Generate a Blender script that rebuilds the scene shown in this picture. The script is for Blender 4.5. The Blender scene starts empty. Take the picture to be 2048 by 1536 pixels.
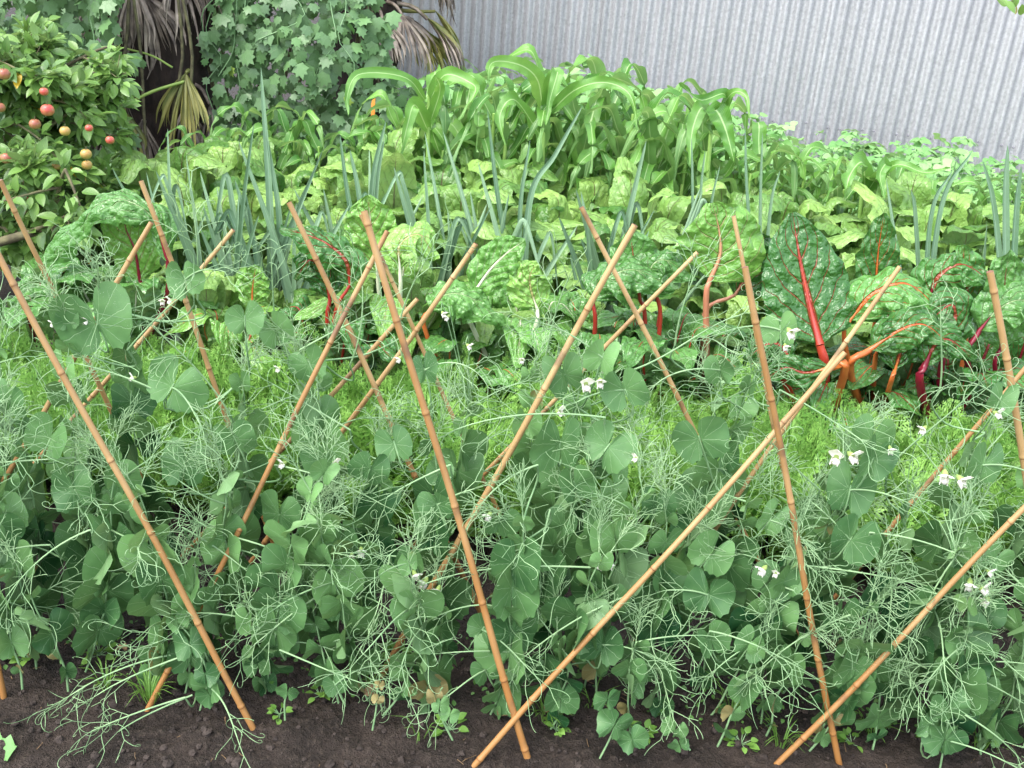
import bpy, math, random
import numpy as np
from mathutils import Vector, Matrix, noise as mnoise

random.seed(7)
RG = np.random.default_rng(11)
sc = bpy.context.scene
COL = sc.collection
PI = math.pi

# ------------------------------------------------------------------ camera
F_PX, PITCH, ROLL, CAMH = 2100.0, math.radians(24), math.radians(4.8), 1.65
Fv = np.array([0, math.cos(PITCH), -math.sin(PITCH)])
R0 = np.array([1.0, 0, 0]); U0 = np.array([0, math.sin(PITCH), math.cos(PITCH)])
Rv = math.cos(ROLL) * R0 + math.sin(ROLL) * U0
Uv = math.cos(ROLL) * U0 - math.sin(ROLL) * R0
CAM = np.array([0, 0, CAMH])
cd = bpy.data.cameras.new('camera'); cam = bpy.data.objects.new('camera', cd); COL.objects.link(cam)
cd.sensor_width = 36; cd.lens = F_PX / 2048 * 36; cd.clip_start = 0.05; cd.clip_end = 500
mw = Matrix.Identity(4)
for i in range(3):
    mw[i][0] = Rv[i]; mw[i][1] = Uv[i]; mw[i][2] = -Fv[i]; mw[i][3] = CAM[i]
cam.matrix_world = mw
sc.camera = cam

def at(px, py, Y):
    """survey helper: the point of the garden at distance Y seen along a measured bearing"""
    d = Fv * F_PX + Rv * (px - 1024) - Uv * (py - 768)
    return CAM + d * (Y / d[1])
def scl(Y, z=0.5):
    return (Y * math.cos(PITCH) + (CAMH - z) * math.sin(PITCH)) / F_PX     # metres per photo pixel
def gx(px, Y, z=0.0):
    zc = Y * math.cos(PITCH) + (CAMH - z) * math.sin(PITCH)
    uc = Y * math.sin(PITCH) - (CAMH - z) * math.cos(PITCH)
    return ((px - 1024) * zc / F_PX - math.sin(ROLL) * uc) / math.cos(ROLL)

# ------------------------------------------------------------------ small maths
def nrm(a):
    a = np.asarray(a, float)
    return a / np.maximum(np.linalg.norm(a, axis=-1, keepdims=True), 1e-9)
def rot(v, k, ang):
    """Rodrigues, vectorised"""
    ang = np.asarray(ang)[..., None]
    c, s = np.cos(ang), np.sin(ang)
    return v * c + np.cross(k, v) * s + k * (np.sum(k * v, -1, keepdims=True)) * (1 - c)
def curve(ctrl, n):
    """Catmull-Rom through control points, n samples"""
    c = np.asarray(ctrl, float)
    if len(c) == 2: return c[0] + (c[1] - c[0]) * np.linspace(0, 1, n)[:, None]
    p = np.vstack([2 * c[0] - c[1], c, 2 * c[-1] - c[-2]])
    t = np.linspace(0, len(c) - 1 - 1e-6, n); i = t.astype(int); f = (t - i)[:, None]
    a, b, d, e = p[i], p[i + 1], p[i + 2], p[i + 3]
    return 0.5 * ((2 * b) + (-a + d) * f + (2 * a - 5 * b + 4 * d - e) * f ** 2 + (-a + 3 * b - 3 * d + e) * f ** 3)
def U(a, b, n=None): return RG.uniform(a, b, n)

# ------------------------------------------------------------------ mesh builder
class MB:
    def __init__(s):
        s.v = []; s.uv = []; s.t = []; s.f4 = []; s.f3 = []; s.m4 = []; s.m3 = []; s.n = 0
    def raw(s, V, UV, T, q=None, t=None, mi=0):
        V = np.asarray(V, float).reshape(-1, 3); n = len(V)
        s.v.append(V); s.uv.append(np.asarray(UV, float).reshape(-1, 2))
        s.t.append(np.broadcast_to(np.asarray(T, float), (n,)))
        if q is not None and len(q): s.f4.append(np.asarray(q) + s.n); s.m4.append(np.full(len(q), mi))
        if t is not None and len(t): s.f3.append(np.asarray(t) + s.n); s.m3.append(np.full(len(t), mi))
        s.n += n
    def grid(s, P, UV=None, tone=0.5, mi=0, wrap=False):
        n, m = P.shape[:2]
        if UV is None:
            a, b = np.meshgrid(np.linspace(0, 1, n), np.linspace(0, 1, m), indexing='ij'); UV = np.stack([b, a], -1)
        i = np.arange(n - 1)[:, None] * m; j = np.arange(m if wrap else m - 1)[None]
        j2 = (j + 1) % m
        q = np.stack([i + j, i + j2, i + m + j2, i + m + j], -1).reshape(-1, 4)
        s.raw(P, UV, tone, q=q, mi=mi)
    def tubes(s, P, R, sides=3, tone=0.5, mi=0):
        """P (T,K,3) paths, R (T,K) radii"""
        P = np.asarray(P, float); T, K = P.shape[:2]
        R = np.broadcast_to(np.asarray(R, float), (T, K))
        d = nrm(np.gradient(P, axis=1))
        ref = np.where(np.abs(d[:, :1, 2:3]) > 0.85, np.array([1.0, 0.1, 0]), np.array([0, 0.1, 1.0]))
        a = nrm(np.cross(d, ref)); b = np.cross(d, a)
        th = np.arange(sides) * 2 * PI / sides
        V = P[:, :, None] + R[:, :, None, None] * (a[:, :, None] * np.cos(th)[:, None] + b[:, :, None] * np.sin(th)[:, None])
        base = (np.arange(T) * K * sides)[:, None, None]
        i = (np.arange(K - 1) * sides)[None, :, None]; j = np.arange(sides)[None, None]; j2 = (j + 1) % sides
        q = np.stack(np.broadcast_arrays(base + i + j, base + i + j2, base + i + sides + j2, base + i + sides + j), -1).reshape(-1, 4)
        uv = np.zeros((T, K, sides, 2)); uv[..., 0] = th / (2 * PI); uv[..., 1] = np.linspace(0, 1, K)[None, :, None]
        tone = np.asarray(tone, float)
        if tone.ndim == 1 and len(tone) == T: tone = np.repeat(tone, K * sides)
        s.raw(V, uv, tone, q=q, mi=mi)
        if sides > 3 and T == 1:     # caps
            for r, o in ((0, 0), (K - 1, (K - 1) * sides)):
                s.raw(np.vstack([V[0, r], P[0, r][None]]), np.zeros((sides + 1, 2)) + [0.5, r / max(K - 1, 1)], 0.95,
                      t=[(k, (k + 1) % sides, sides) if r else ((k + 1) % sides, k, sides) for k in range(sides)], mi=mi)
    def tube(s, P, R, sides=6, tone=0.5, mi=0):
        s.tubes(np.asarray(P)[None], np.asarray(R)[None] if np.ndim(R) else R, sides, tone, mi)
    def scatter(s, tpl, O, Ax, No, S, tone, mi=0):
        """copies of a small template (V,UV,quads,tris) with frames"""
        V, UV, q, t = tpl; O = np.asarray(O, float); T = len(O); n = len(V)
        Ax = nrm(Ax); Sd = nrm(np.cross(Ax, No)); Nn = np.cross(Sd, Ax)
        S = np.broadcast_to(np.asarray(S, float), (T,))[:, None, None]
        W = O[:, None] + S * (V[None, :, 0:1] * Sd[:, None] + V[None, :, 1:2] * Ax[:, None] + V[None, :, 2:3] * Nn[:, None])
        off = (np.arange(T) * n)[:, None, None]
        Q = (np.asarray(q)[None] + off).reshape(-1, 4) if len(q) else None
        R = (np.asarray(t)[None] + off).reshape(-1, 3) if len(t) else None
        tone = np.repeat(np.broadcast_to(tone, (T,)), n)
        s.raw(W, np.tile(UV, (T, 1)), tone, q=Q, t=R, mi=mi)
    def build(s, name, mats, parent=None, smooth=True):
        me = bpy.data.meshes.new(name)
        V = np.concatenate(s.v); UV = np.concatenate(s.uv); T = np.concatenate(s.t)
        f4 = np.concatenate(s.f4) if s.f4 else np.zeros((0, 4), int)
        f3 = np.concatenate(s.f3) if s.f3 else np.zeros((0, 3), int)
        loops = np.concatenate([f4.ravel(), f3.ravel()]).astype(np.int32)
        starts = np.concatenate([np.arange(len(f4)) * 4, len(f4) * 4 + np.arange(len(f3)) * 3]).astype(np.int32)
        me.vertices.add(len(V)); me.vertices.foreach_set('co', V.astype(np.float32).ravel())
        me.loops.add(len(loops)); me.loops.foreach_set('vertex_index', loops)
        me.polygons.add(len(starts)); me.polygons.foreach_set('loop_start', starts)
        mi = np.concatenate((s.m4 or [np.zeros(0)]) + (s.m3 or [np.zeros(0)])).astype(np.int32)
        me.polygons.foreach_set('material_index', mi)
        me.polygons.foreach_set('use_smooth', np.full(len(starts), smooth))
        ul = me.uv_layers.new(name='UVMap'); ul.data.foreach_set('uv', UV[loops].astype(np.float32).ravel())
        at_ = me.attributes.new('tone', 'FLOAT', 'POINT'); at_.data.foreach_set('value', T.astype(np.float32))
        me.update(calc_edges=True); me.validate()
        for m in (mats if isinstance(mats, (list, tuple)) else [mats]): me.materials.append(m)
        o = bpy.data.objects.new(name, me); COL.objects.link(o)
        if parent is not None: o.parent = parent
        return o

def tag(o, label=None, cat=None, group=None, kind=None):
    if label: o['label'] = label
    if cat: o['category'] = cat
    if group: o['group'] = group
    if kind: o['kind'] = kind
    return o
def thing(name, label, cat, loc=(0, 0, 0), group=None):
    o = bpy.data.objects.new(name, None); COL.objects.link(o)
    o.location = tuple(float(x) for x in loc); o.empty_display_size = 0.1
    return tag(o, label, cat, group)
def dup(root, loc, rz=0, s=1.0, label=None, tilt=0, group=None):
    r = root.copy(); COL.objects.link(r)
    r.location = tuple(float(x) for x in loc); r.rotation_euler = (tilt, 0, rz); r.scale = (s, s, s)
    if label: r['label'] = label
    if group: r['group'] = group
    for ch in root.children:
        c = ch.copy(); COL.objects.link(c); c.parent = r
        for g in ch.children:
            d = g.copy(); COL.objects.link(d); d.parent = c
    return r

# ------------------------------------------------------------------ materials
class NG:
    def __init__(s, name):
        s.m = bpy.data.materials.new(name); s.m.use_nodes = True; s.t = s.m.node_tree; s.t.nodes.clear()
        s.out = s.t.nodes.new('ShaderNodeOutputMaterial')
    def n(s, ty, props=None, **inp):
        k = s.t.nodes.new('ShaderNode' + ty)
        for a, b in (props or {}).items(): setattr(k, a, b)
        for a, b in inp.items():
            key = int(a[1:]) if a[0] == 'i' and a[1:].isdigit() else a.replace('_', ' ')
            s.set(k.inputs[key], b)
        return k
    def set(s, sock, b):
        if isinstance(b, bpy.types.NodeSocket): s.t.links.new(b, sock)
        elif isinstance(b, (tuple, list)) and len(b) == 3 and sock.type == 'RGBA': sock.default_value = (*b, 1)
        else: sock.default_value = b
    def mth(s, op, a, b=0.0, c=0.0, clamp=False):
        return s.n('Math', {'operation': op, 'use_clamp': clamp}, i0=a, i1=b, i2=c).outputs[0]
    def mix(s, f, a, b, bt='MIX'):
        k = s.n('Mix', {'data_type': 'RGBA', 'blend_type': bt}); s.set(k.inputs[0], f); s.set(k.inputs[6], a); s.set(k.inputs[7], b)
        return k.outputs[2]
    def ss(s, x, lo, hi):
        return s.n('MapRange', {'interpolation_type': 'SMOOTHSTEP'}, Value=x, From_Min=lo, From_Max=hi).outputs[0]
    def noise(s, scale, detail=3, vec=None, rough=0.5):
        k = s.n('TexNoise', None, Scale=scale, Detail=detail, Roughness=rough)
        if vec is not None: s.set(k.inputs['Vector'], vec)
        return k.outputs[0]
    def obj(s): return s.n('TexCoord').outputs['Object']
    def tone(s): return s.n('Attribute', {'attribute_name': 'tone'}).outputs['Fac']
    def finish(s, col, rough=0.5, bump=None, bs=0.3, bd=0.002, trans=0.0, spec=0.5, metal=0.0, tcol=None, coat=0):
        b = s.n('BsdfPrincipled', None, Base_Color=col, Roughness=rough, Metallic=metal)
        b.inputs['Specular IOR Level'].default_value = spec
        if coat: b.inputs['Coat Weight'].default_value = coat
        nn = None
        if bump is not None:
            nn = s.n('Bump', None, Strength=bs, Distance=bd, Height=bump).outputs[0]; s.set(b.inputs['Normal'], nn)
        o = b.outputs[0]
        if trans:
            tc = tcol if tcol is not None else s.mix(0.55, col, (1.0, 1.0, 0.25), 'MULTIPLY')
            g = s.n('Gamma', None, Color=tc, Gamma=0.72).outputs[0]
            tr = s.n('BsdfTranslucent', None, Color=g)
            if nn is not None: s.set(tr.inputs['Normal'], nn)
            o = s.n('MixShader', None, i0=trans, i1=o, i2=tr.outputs[0]).outputs[0]
        s.t.links.new(o, s.out.inputs[0])
        return s.m

def leafmat(name, c0, c1, vein=None, kind='pin', N=9, slant=0.5, wid=0.10, mid=0.06, vstr=0.8, rough=0.45, trans=0.25,
            nscale=30, bs=0.5, bd=0.002, spec=0.5, fleck=None, edge=None, pucker=0.0, spots=None, rnd=0.35):
    g = NG(name)
    oi = g.n('ObjectInfo').outputs['Random']
    ns = g.noise(nscale, 3, g.obj())
    k = g.mth('ADD', g.mth('MULTIPLY', g.tone(), 0.75), g.mth('MULTIPLY', ns, 0.5))
    k = g.mth('ADD', k, g.mth('MULTIPLY', g.mth('SUBTRACT', oi, 0.5), rnd))
    k = g.mth('SUBTRACT', k, 0.12, clamp=True)
    col = g.mix(k, c0, c1)
    if spots:   # yellow senescent leaves where the tone runs past 1
        col = g.mix(g.ss(g.tone(), 1.2, 1.3), col, spots)
    uv = g.n('UVMap').outputs[0]; sp = g.n('SeparateXYZ', None, Vector=uv)
    u, v = sp.outputs[0], sp.outputs[1]
    h = ns
    if kind == 'rad':
        w = g.mth('ABSOLUTE', g.mth('SINE', g.mth('MULTIPLY', g.mth('ADD', u, g.mth('MULTIPLY', g.noise(6, 2, uv), 0.03)), PI * N)))
        vm = g.mth('SUBTRACT', 1.0, g.ss(g.mth('MULTIPLY', w, g.mth('ADD', v, 0.12)), 0.0, wid))
        h = g.mth('SUBTRACT', h, g.mth('MULTIPLY', vm, 0.8))
    elif kind == 'pin':
        au = g.mth('ABSOLUTE', g.mth('MULTIPLY', g.mth('SUBTRACT', u, 0.5), 2.0))
        wob = g.mth('MULTIPLY', g.mth('SUBTRACT', g.noise(5, 2, uv), 0.5), 0.10)
        q = g.mth('MULTIPLY', g.mth('SUBTRACT', g.mth('ADD', v, wob), g.mth('MULTIPLY', au, slant)), PI * N)
        sd = g.mth('ABSOLUTE', g.mth('SINE', q))
        wd = g.mth('ADD', wid * 0.35, g.mth('MULTIPLY', g.mth('SUBTRACT', 1.0, au), wid))
        sv = g.mth('SUBTRACT', 1.0, g.ss(g.mth('DIVIDE', sd, g.mth('MAXIMUM', wd, 0.01)), 0.3, 1.6))
        mw_ = g.mth('MULTIPLY', g.mth('SUBTRACT', 1.15, v), mid)
        mv = g.mth('SUBTRACT', 1.0, g.ss(g.mth('DIVIDE', au, mw_), 0.7, 1.3))
        vm = g.mth('MAXIMUM', g.mth('MULTIPLY', sv, 0.75), mv)
        h = g.mth('SUBTRACT', h, g.mth('MULTIPLY', vm, 0.7))
    elif kind == 'par':
        au = g.mth('ABSOLUTE', g.mth('MULTIPLY', g.mth('SUBTRACT', u, 0.5), 2.0))
        st = g.mth('ABSOLUTE', g.mth('SINE', g.mth('MULTIPLY', u, PI * N)))
        mv = g.mth('SUBTRACT', 1.0, g.ss(au, mid * 0.5, mid * 1.5))
        vm = g.mth('MAXIMUM', g.mth('MULTIPLY', g.mth('SUBTRACT', 1.0, g.ss(st, 0.0, 0.5)), 0.25), mv)
        h = g.mth('ADD', g.mth('MULTIPLY', st, 0.4), g.mth('MULTIPLY', ns, 0.3))
    else: vm = None
    if pucker:
        vo = g.n('TexVoronoi', {'feature': 'SMOOTH_F1'}, Vector=g.n('VectorMath', {'operation': 'ADD'}, i0=g.obj(), i1=g.n('VectorMath', {'operation': 'SCALE'}, i0=g.n('TexNoise', None, Vector=g.obj(), Scale=22.0, Detail=3.0).outputs['Color'], Scale=0.07).outputs[0]).outputs[0], Scale=pucker, Smoothness=0.5).outputs[0]
        h = g.mth('ADD', h, g.mth('MULTIPLY', g.mth('SUBTRACT', 1.0, vo), 1.1))
    if vein is not None and vm is not None:
        col = g.mix(g.mth('MULTIPLY', vm, vstr), col, vein)
    if fleck:
        vf = g.n('TexVoronoi', None, Vector=g.obj(), Scale=260.0).outputs[0]
        pm = g.mth('MULTIPLY', g.mth('SUBTRACT', 1.0, g.ss(vf, 0.08, 0.2)), g.ss(g.noise(22, 2, g.obj()), 0.52, 0.68))
        col = g.mix(g.mth('MULTIPLY', pm, 0.75), col, fleck)
    bf = g.n('NewGeometry').outputs['Backfacing']
    col = g.mix(g.mth('MULTIPLY', bf, 0.22), col, (0.30, 0.42, 0.24))
    return g.finish(col, rough, h, bs, bd, trans, spec)

def plainmat(name, c0, c1, scale=20, rough=0.6, bs=0.3, bd=0.002, trans=0.0, spec=0.5, stretch=None, detail=4, usetone=True):
    g = NG(name); vec = g.obj()
    if stretch: vec = g.n('Mapping', None, Vector=vec, Scale=stretch).outputs[0]
    ns = g.noise(scale, detail, vec)
    k = g.ss(ns, 0.3, 0.7)
    if usetone: k = g.mth('ADD', g.mth('MULTIPLY', k, 0.5), g.mth('MULTIPLY', g.tone(), 0.5), clamp=True)
    return g.finish(g.mix(k, c0, c1), rough, ns, bs, bd, trans, spec)

M = {}
M['pea_leaf'] = leafmat('pea_leaf', (0.015, 0.070, 0.022), (0.165, 0.330, 0.112), (0.27, 0.42, 0.22), 'rad', N=9, wid=0.085, vstr=0.72,
                        rough=0.42, trans=0.22, fleck=(0.55, 0.62, 0.55), spots=(0.26, 0.22, 0.09), spec=0.32)
M['pea_stem'] = plainmat('pea_stem', (0.10, 0.22, 0.09), (0.30, 0.47, 0.23), 30, 0.5, trans=0.1)
M['tendril'] = plainmat('tendril', (0.11, 0.24, 0.10), (0.34, 0.51, 0.26), 12, 0.5, 0.0, trans=0.2)
M['petal'] = plainmat('petal', (0.78, 0.76, 0.66), (0.88, 0.87, 0.82), 40, 0.6, 0.1, trans=0.25)
M['sepal'] = plainmat('sepal', (0.22, 0.36, 0.08), (0.38, 0.5, 0.15), 40, 0.6, 0.1, trans=0.2)
M['dry_leaf'] = plainmat('dry_leaf', (0.12, 0.07, 0.035), (0.34, 0.23, 0.12), 30, 0.8, 0.5, trans=0.15)
M['carrot'] = plainmat('carrot', (0.05, 0.18, 0.02), (0.31, 0.56, 0.12), 14, 0.5, 0.0, trans=0.15)
M['weed'] = plainmat('weed_leaf', (0.04, 0.12, 0.02), (0.12, 0.26, 0.05), 8, 0.5, 0.0, trans=0.2)
M['grass'] = plainmat('grass', (0.08, 0.2, 0.03), (0.2, 0.38, 0.07), 8, 0.5, 0.0, trans=0.3)
chb = dict(kind='pin', N=6, slant=0.45, rough=0.23, trans=0.16, bs=1.0, bd=0.010, pucker=32.0, spec=0.5, rnd=0.2)
M['chard_dark_red'] = leafmat('chard_dark_red', (0.016, 0.075, 0.014), (0.09, 0.25, 0.05), (0.32, 0.018, 0.02), wid=0.13, mid=0.10, vstr=0.75, **chb)
M['chard_dark_orange'] = leafmat('chard_dark_orange', (0.018, 0.08, 0.014), (0.11, 0.28, 0.06), (0.50, 0.09, 0.02), wid=0.10, mid=0.08, vstr=0.9, **chb)
M['chard_mid'] = leafmat('chard_mid', (0.03, 0.11, 0.02), (0.15, 0.34, 0.08), (0.26, 0.36, 0.15), wid=0.14, mid=0.05, vstr=0.6, **chb)
M['chard_light'] = leafmat('chard_light', (0.06, 0.19, 0.02), (0.25, 0.46, 0.10), (0.45, 0.30, 0.16), wid=0.14, mid=0.06, vstr=0.6, **chb)
M['chard_white'] = leafmat('chard_white', (0.04, 0.15, 0.02), (0.18, 0.38, 0.08), (0.62, 0.66, 0.42), wid=0.10, mid=0.09, vstr=0.7, **chb)
for nm, a, b in (('red', (0.20, 0.008, 0.012), (0.46, 0.06, 0.025)), ('orange', (0.36, 0.06, 0.015), (0.58, 0.19, 0.045)),
                 ('maroon', (0.10, 0.004, 0.012), (0.24, 0.01, 0.03)), ('white', (0.45, 0.5, 0.3), (0.65, 0.68, 0.5)),
                 ('salmon', (0.42, 0.14, 0.08), (0.6, 0.3, 0.17))):
    M['st_' + nm] = plainmat('chard_stalk_' + nm, a, b, 25, 0.3, 0.2, trans=0.08, stretch=(1, 1, 0.2))
M['beet'] = leafmat('beet_leaf', (0.04, 0.145, 0.02), (0.31, 0.50, 0.12), (0.10, 0.045, 0.03), 'pin', N=6, slant=0.45, wid=0.07, mid=0.045,
                    vstr=0.75, rough=0.34, trans=0.25, bs=0.9, bd=0.008, pucker=34.0, rnd=0.5)
M['beet_stalk'] = plainmat('beet_stalk', (0.08, 0.02, 0.02), (0.16, 0.07, 0.03), 30, 0.4)
M['leek'] = leafmat('leek_leaf', (0.07, 0.16, 0.085), (0.25, 0.38, 0.23), (0.30, 0.44, 0.33), 'par', N=9, mid=0.05, rough=0.42, trans=0.08,
                    bs=0.2, nscale=14, spec=0.4)
M['leek_shaft'] = plainmat('leek_shaft', (0.2, 0.32, 0.2), (0.4, 0.5, 0.36), 20, 0.45)
M['corn'] = leafmat('corn_leaf', (0.05, 0.18, 0.02), (0.21, 0.43, 0.08), (0.42, 0.60, 0.26), 'par', N=14, mid=0.07, rough=0.36, trans=0.35,
                    bs=0.3, nscale=8)
M['corn_stalk'] = plainmat('corn_stalk', (0.16, 0.32, 0.06), (0.32, 0.48, 0.13), 20, 0.45)
M['bean'] = leafmat('bean_leaf', (0.11, 0.29, 0.075), (0.30, 0.54, 0.20), (0.35, 0.5, 0.25), 'pin', N=5, slant=0.6, wid=0.12, mid=0.05, vstr=0.4,
                    rough=0.5, trans=0.3, nscale=6)
M['vine'] = leafmat('climber_leaf', (0.020, 0.080, 0.022), (0.115, 0.27, 0.068), (0.22, 0.38, 0.16), 'rad', N=5, wid=0.08, vstr=0.35, rough=0.38,
                    trans=0.2, spots=(0.30, 0.44, 0.05), spec=0.45, nscale=6)
M['apple_leaf'] = leafmat('apple_leaf', (0.030, 0.10, 0.016), (0.17, 0.31, 0.062), (0.26, 0.36, 0.14), 'pin', N=6, slant=0.5, wid=0.1, mid=0.05,
                          vstr=0.35, rough=0.36, trans=0.22, nscale=6, spots=(0.6, 0.4, 0.03))
M['bark'] = plainmat('apple_bark', (0.045, 0.035, 0.022), (0.20, 0.19, 0.09), 25, 0.9, 0.8, 0.006)
M['frond_dead'] = plainmat('dead_frond', (0.025, 0.014, 0.011), (0.46, 0.38, 0.30), 14, 0.6, 0.3, detail=3)
M['frond_green'] = plainmat('frond_green', (0.06, 0.10, 0.02), (0.38, 0.34, 0.10), 5, 0.5, 0.2, trans=0.15)
M['fibre'] = plainmat('palm_fibre', (0.006, 0.004, 0.004), (0.05, 0.032, 0.024), 30, 0.95, 1.0, 0.01, stretch=(1, 1, 0.15))
M['petiole_green'] = plainmat('petiole_green', (0.12, 0.22, 0.03), (0.28, 0.38, 0.08), 10, 0.45)

def mk_soil():
    g = NG('wet_soil'); o = g.obj()
    a = g.noise(6, 5, o, 0.6); b = g.noise(70, 5, o, 0.65); c = g.noise(260, 3, o, 0.6)
    col = g.mix(g.ss(a, 0.3, 0.7), (0.018, 0.0125, 0.009), (0.054, 0.038, 0.029))
    col = g.mix(g.ss(b, 0.45, 0.75), col, (0.080, 0.060, 0.046))
    h = g.mth('ADD', g.mth('MULTIPLY', b, 1.0), g.mth('MULTIPLY', c, 0.35))
    return g.finish(col, g.n('MapRange', None, Value=a, To_Min=0.5, To_Max=0.9).outputs[0], h, 1.0, 0.035, spec=0.35)
M['soil'] = mk_soil()
M['clod'] = plainmat('clod', (0.016, 0.012, 0.010), (0.055, 0.042, 0.035), 60, 0.85, 0.8, 0.004, spec=0.3)
M['pebble'] = plainmat('pebble', (0.10, 0.10, 0.11), (0.32, 0.30, 0.28), 30, 0.7, 0.3)

def mk_iron():
    g = NG('galvanised_iron'); o = g.obj()
    vo = g.n('TexVoronoi', None, Vector=o, Scale=105.0)
    sv = g.n('SeparateXYZ', None, Vector=vo.outputs['Color']).outputs[0]
    st = g.noise(4, 4, g.n('Mapping', None, Vector=o, Scale=(1.5, 1.5, 0.25)).outputs[0], 0.6)
    k = g.mth('ADD', g.mth('MULTIPLY', sv, 0.38), g.mth('MULTIPLY', st, 0.7), clamp=True)
    col = g.mix(k, (0.26, 0.262, 0.275), (0.50, 0.50, 0.52))
    r = g.n('MapRange', None, Value=sv, To_Min=0.34, To_Max=0.6).outputs[0]
    return g.finish(col, r, g.mth('ADD', sv, g.noise(120, 3, o)), 0.10, 0.002, metal=0.45)
M['iron'] = mk_iron()
M['screw'] = plainmat('screw', (0.10, 0.10, 0.12), (0.25, 0.25, 0.28), 50, 0.5)

def mk_cane():
    g = NG('bamboo'); o = g.obj()
    uv = g.n('UVMap').outputs[0]; sp = g.n('SeparateXYZ', None, Vector=uv)
    fine = g.noise(9, 4, g.n('Mapping', None, Vector=uv, Scale=(10, 3, 1)).outputs[0])
    bl = g.noise(6, 3, o)
    oi = g.n('ObjectInfo').outputs['Random']
    low = g.mth('SUBTRACT', 1.0, sp.outputs[1])      # v = 1 at the dry weathered top
    k = g.mth('ADD', g.mth('MULTIPLY', g.ss(bl, 0.3, 0.7), 0.6), g.mth('MULTIPLY', g.mth('SUBTRACT', oi, 0.35), 0.7), clamp=True)
    col = g.mix(k, (0.28, 0.150, 0.052), (0.45, 0.32, 0.15))
    col = g.mix(g.mth('MULTIPLY', g.ss(low, 0.3, 0.9), 0.6), col, (0.30, 0.118, 0.024))
    col = g.mix(g.mth('MULTIPLY', g.ss(fine, 0.55, 0.8), 0.5), col, (0.16, 0.07, 0.03))
    col = g.mix(g.mth('MULTIPLY', g.ss(g.noise(11, 5, o), 0.54, 0.70), 0.7), col, (0.11, 0.06, 0.035))
    col = g.mix(g.ss(g.tone(), 0.55, 0.9), col, (0.16, 0.065, 0.025))     # node rings
    return g.finish(col, 0.42, fine, 0.25, 0.001, spec=0.45)
M['cane'] = mk_cane()

def mk_apple(nm, a, b, c):
    g = NG(nm); o = g.obj(); z = g.n('SeparateXYZ', None, Vector=o).outputs[2]
    k = g.ss(g.mth('ADD', g.noise(30, 3, o), g.mth('MULTIPLY', z, 8.0)), 0.3, 0.75)
    col = g.mix(k, b, a); col = g.mix(g.ss(g.noise(60, 3, o), 0.62, 0.75), col, c)
    return g.finish(col, 0.35, None, spec=0.5)
M['apple_red'] = mk_apple('apple_red', (0.40, 0.045, 0.04), (0.42, 0.20, 0.08), (0.36, 0.20, 0.10))
M['apple_brown'] = mk_apple('apple_brown', (0.25, 0.07, 0.04), (0.30, 0.20, 0.07), (0.14, 0.07, 0.035))
M['apple_yellow'] = mk_apple('apple_yellow', (0.38, 0.22, 0.06), (0.35, 0.31, 0.08), (0.2, 0.10, 0.05))

# ------------------------------------------------------------------ ground
RG = np.random.default_rng(101); random.seed(101)
def fbm(x, y):
    return (mnoise.noise((x * 3, y * 3, 0)) * 0.022 + mnoise.noise((x * 11, y * 11, 3)) * 0.016
            + abs(mnoise.noise((x * 30, y * 30, 5))) * 0.020 + abs(mnoise.noise((x * 75, y * 75, 8))) * 0.007)
def soil_patch():
    xs = np.arange(-1.9, 1.91, 0.009); ys = np.arange(1.35, 2.75, 0.009)
    P = np.zeros((len(ys), len(xs), 3))
    for i, y in enumerate(ys):
        for j, x in enumerate(xs):
            e = min(1, (x + 1.9) / 0.2, (1.9 - x) / 0.2, (2.75 - y) / 0.2)
            P[i, j] = (x, y, fbm(x, y) * max(e, 0) + 0.004)
    b = MB(); b.grid(P); o = b.build('soil', M['soil']); tag(o, kind='structure')
soil_patch()
b = MB()
gxs = np.array([-60, -20, -8, -4, -1.9, 0, 1.9, 4, 8, 20, 60.]); gys = np.array([-40, -10, -2, 0, 1.35, 2.75, 5, 9, 20, 40, 80.])
P = np.zeros((len(gys), len(gxs), 3)); P[..., 0] = gxs[None]; P[..., 1] = gys[:, None]
b.grid(P); tag(b.build('ground', M['soil']), kind='structure')

def blob_tpl(seed, n=6, m=5):
    r = random.Random(seed); V = []
    for i in range(m + 1):
        ph = PI * i / m
        for j in range(n):
            th = 2 * PI * j / n; k = 1 + r.uniform(-0.28, 0.28)
            V.append((math.sin(ph) * math.cos(th) * k, math.sin(ph) * math.sin(th) * k, math.cos(ph) * 0.7 * k))
    q = [(i * n + j, (i + 1) * n + j, (i + 1) * n + (j + 1) % n, i * n + (j + 1) % n) for i in range(m) for j in range(n)]
    return np.array(V), np.zeros((len(V), 2)), q, []
b = MB()
for sd in range(6):
    n = 700
    x = U(-1.75, 1.8, n); y = 1.42 + U(0, 1, n) ** 1.3 * 0.95; s = 0.0020 + 0.010 * U(0, 1, n) ** 4
    z = np.array([fbm(a, c) for a, c in zip(x, y)]) + 0.004 + s * 0.3
    b.scatter(blob_tpl(sd), np.stack([x, y, z], 1), RG.normal(size=(n, 3)) * [1, 1, .3], np.array([0, 0, 1.0]) + RG.normal(size=(n, 3)) * .3, s, U(0, 1, n))
tag(b.build('soil_clods', M['clod'], smooth=False), kind='stuff', label='dark crumbly clods scattered over the bare wet soil in front', cat='soil clods')

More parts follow.
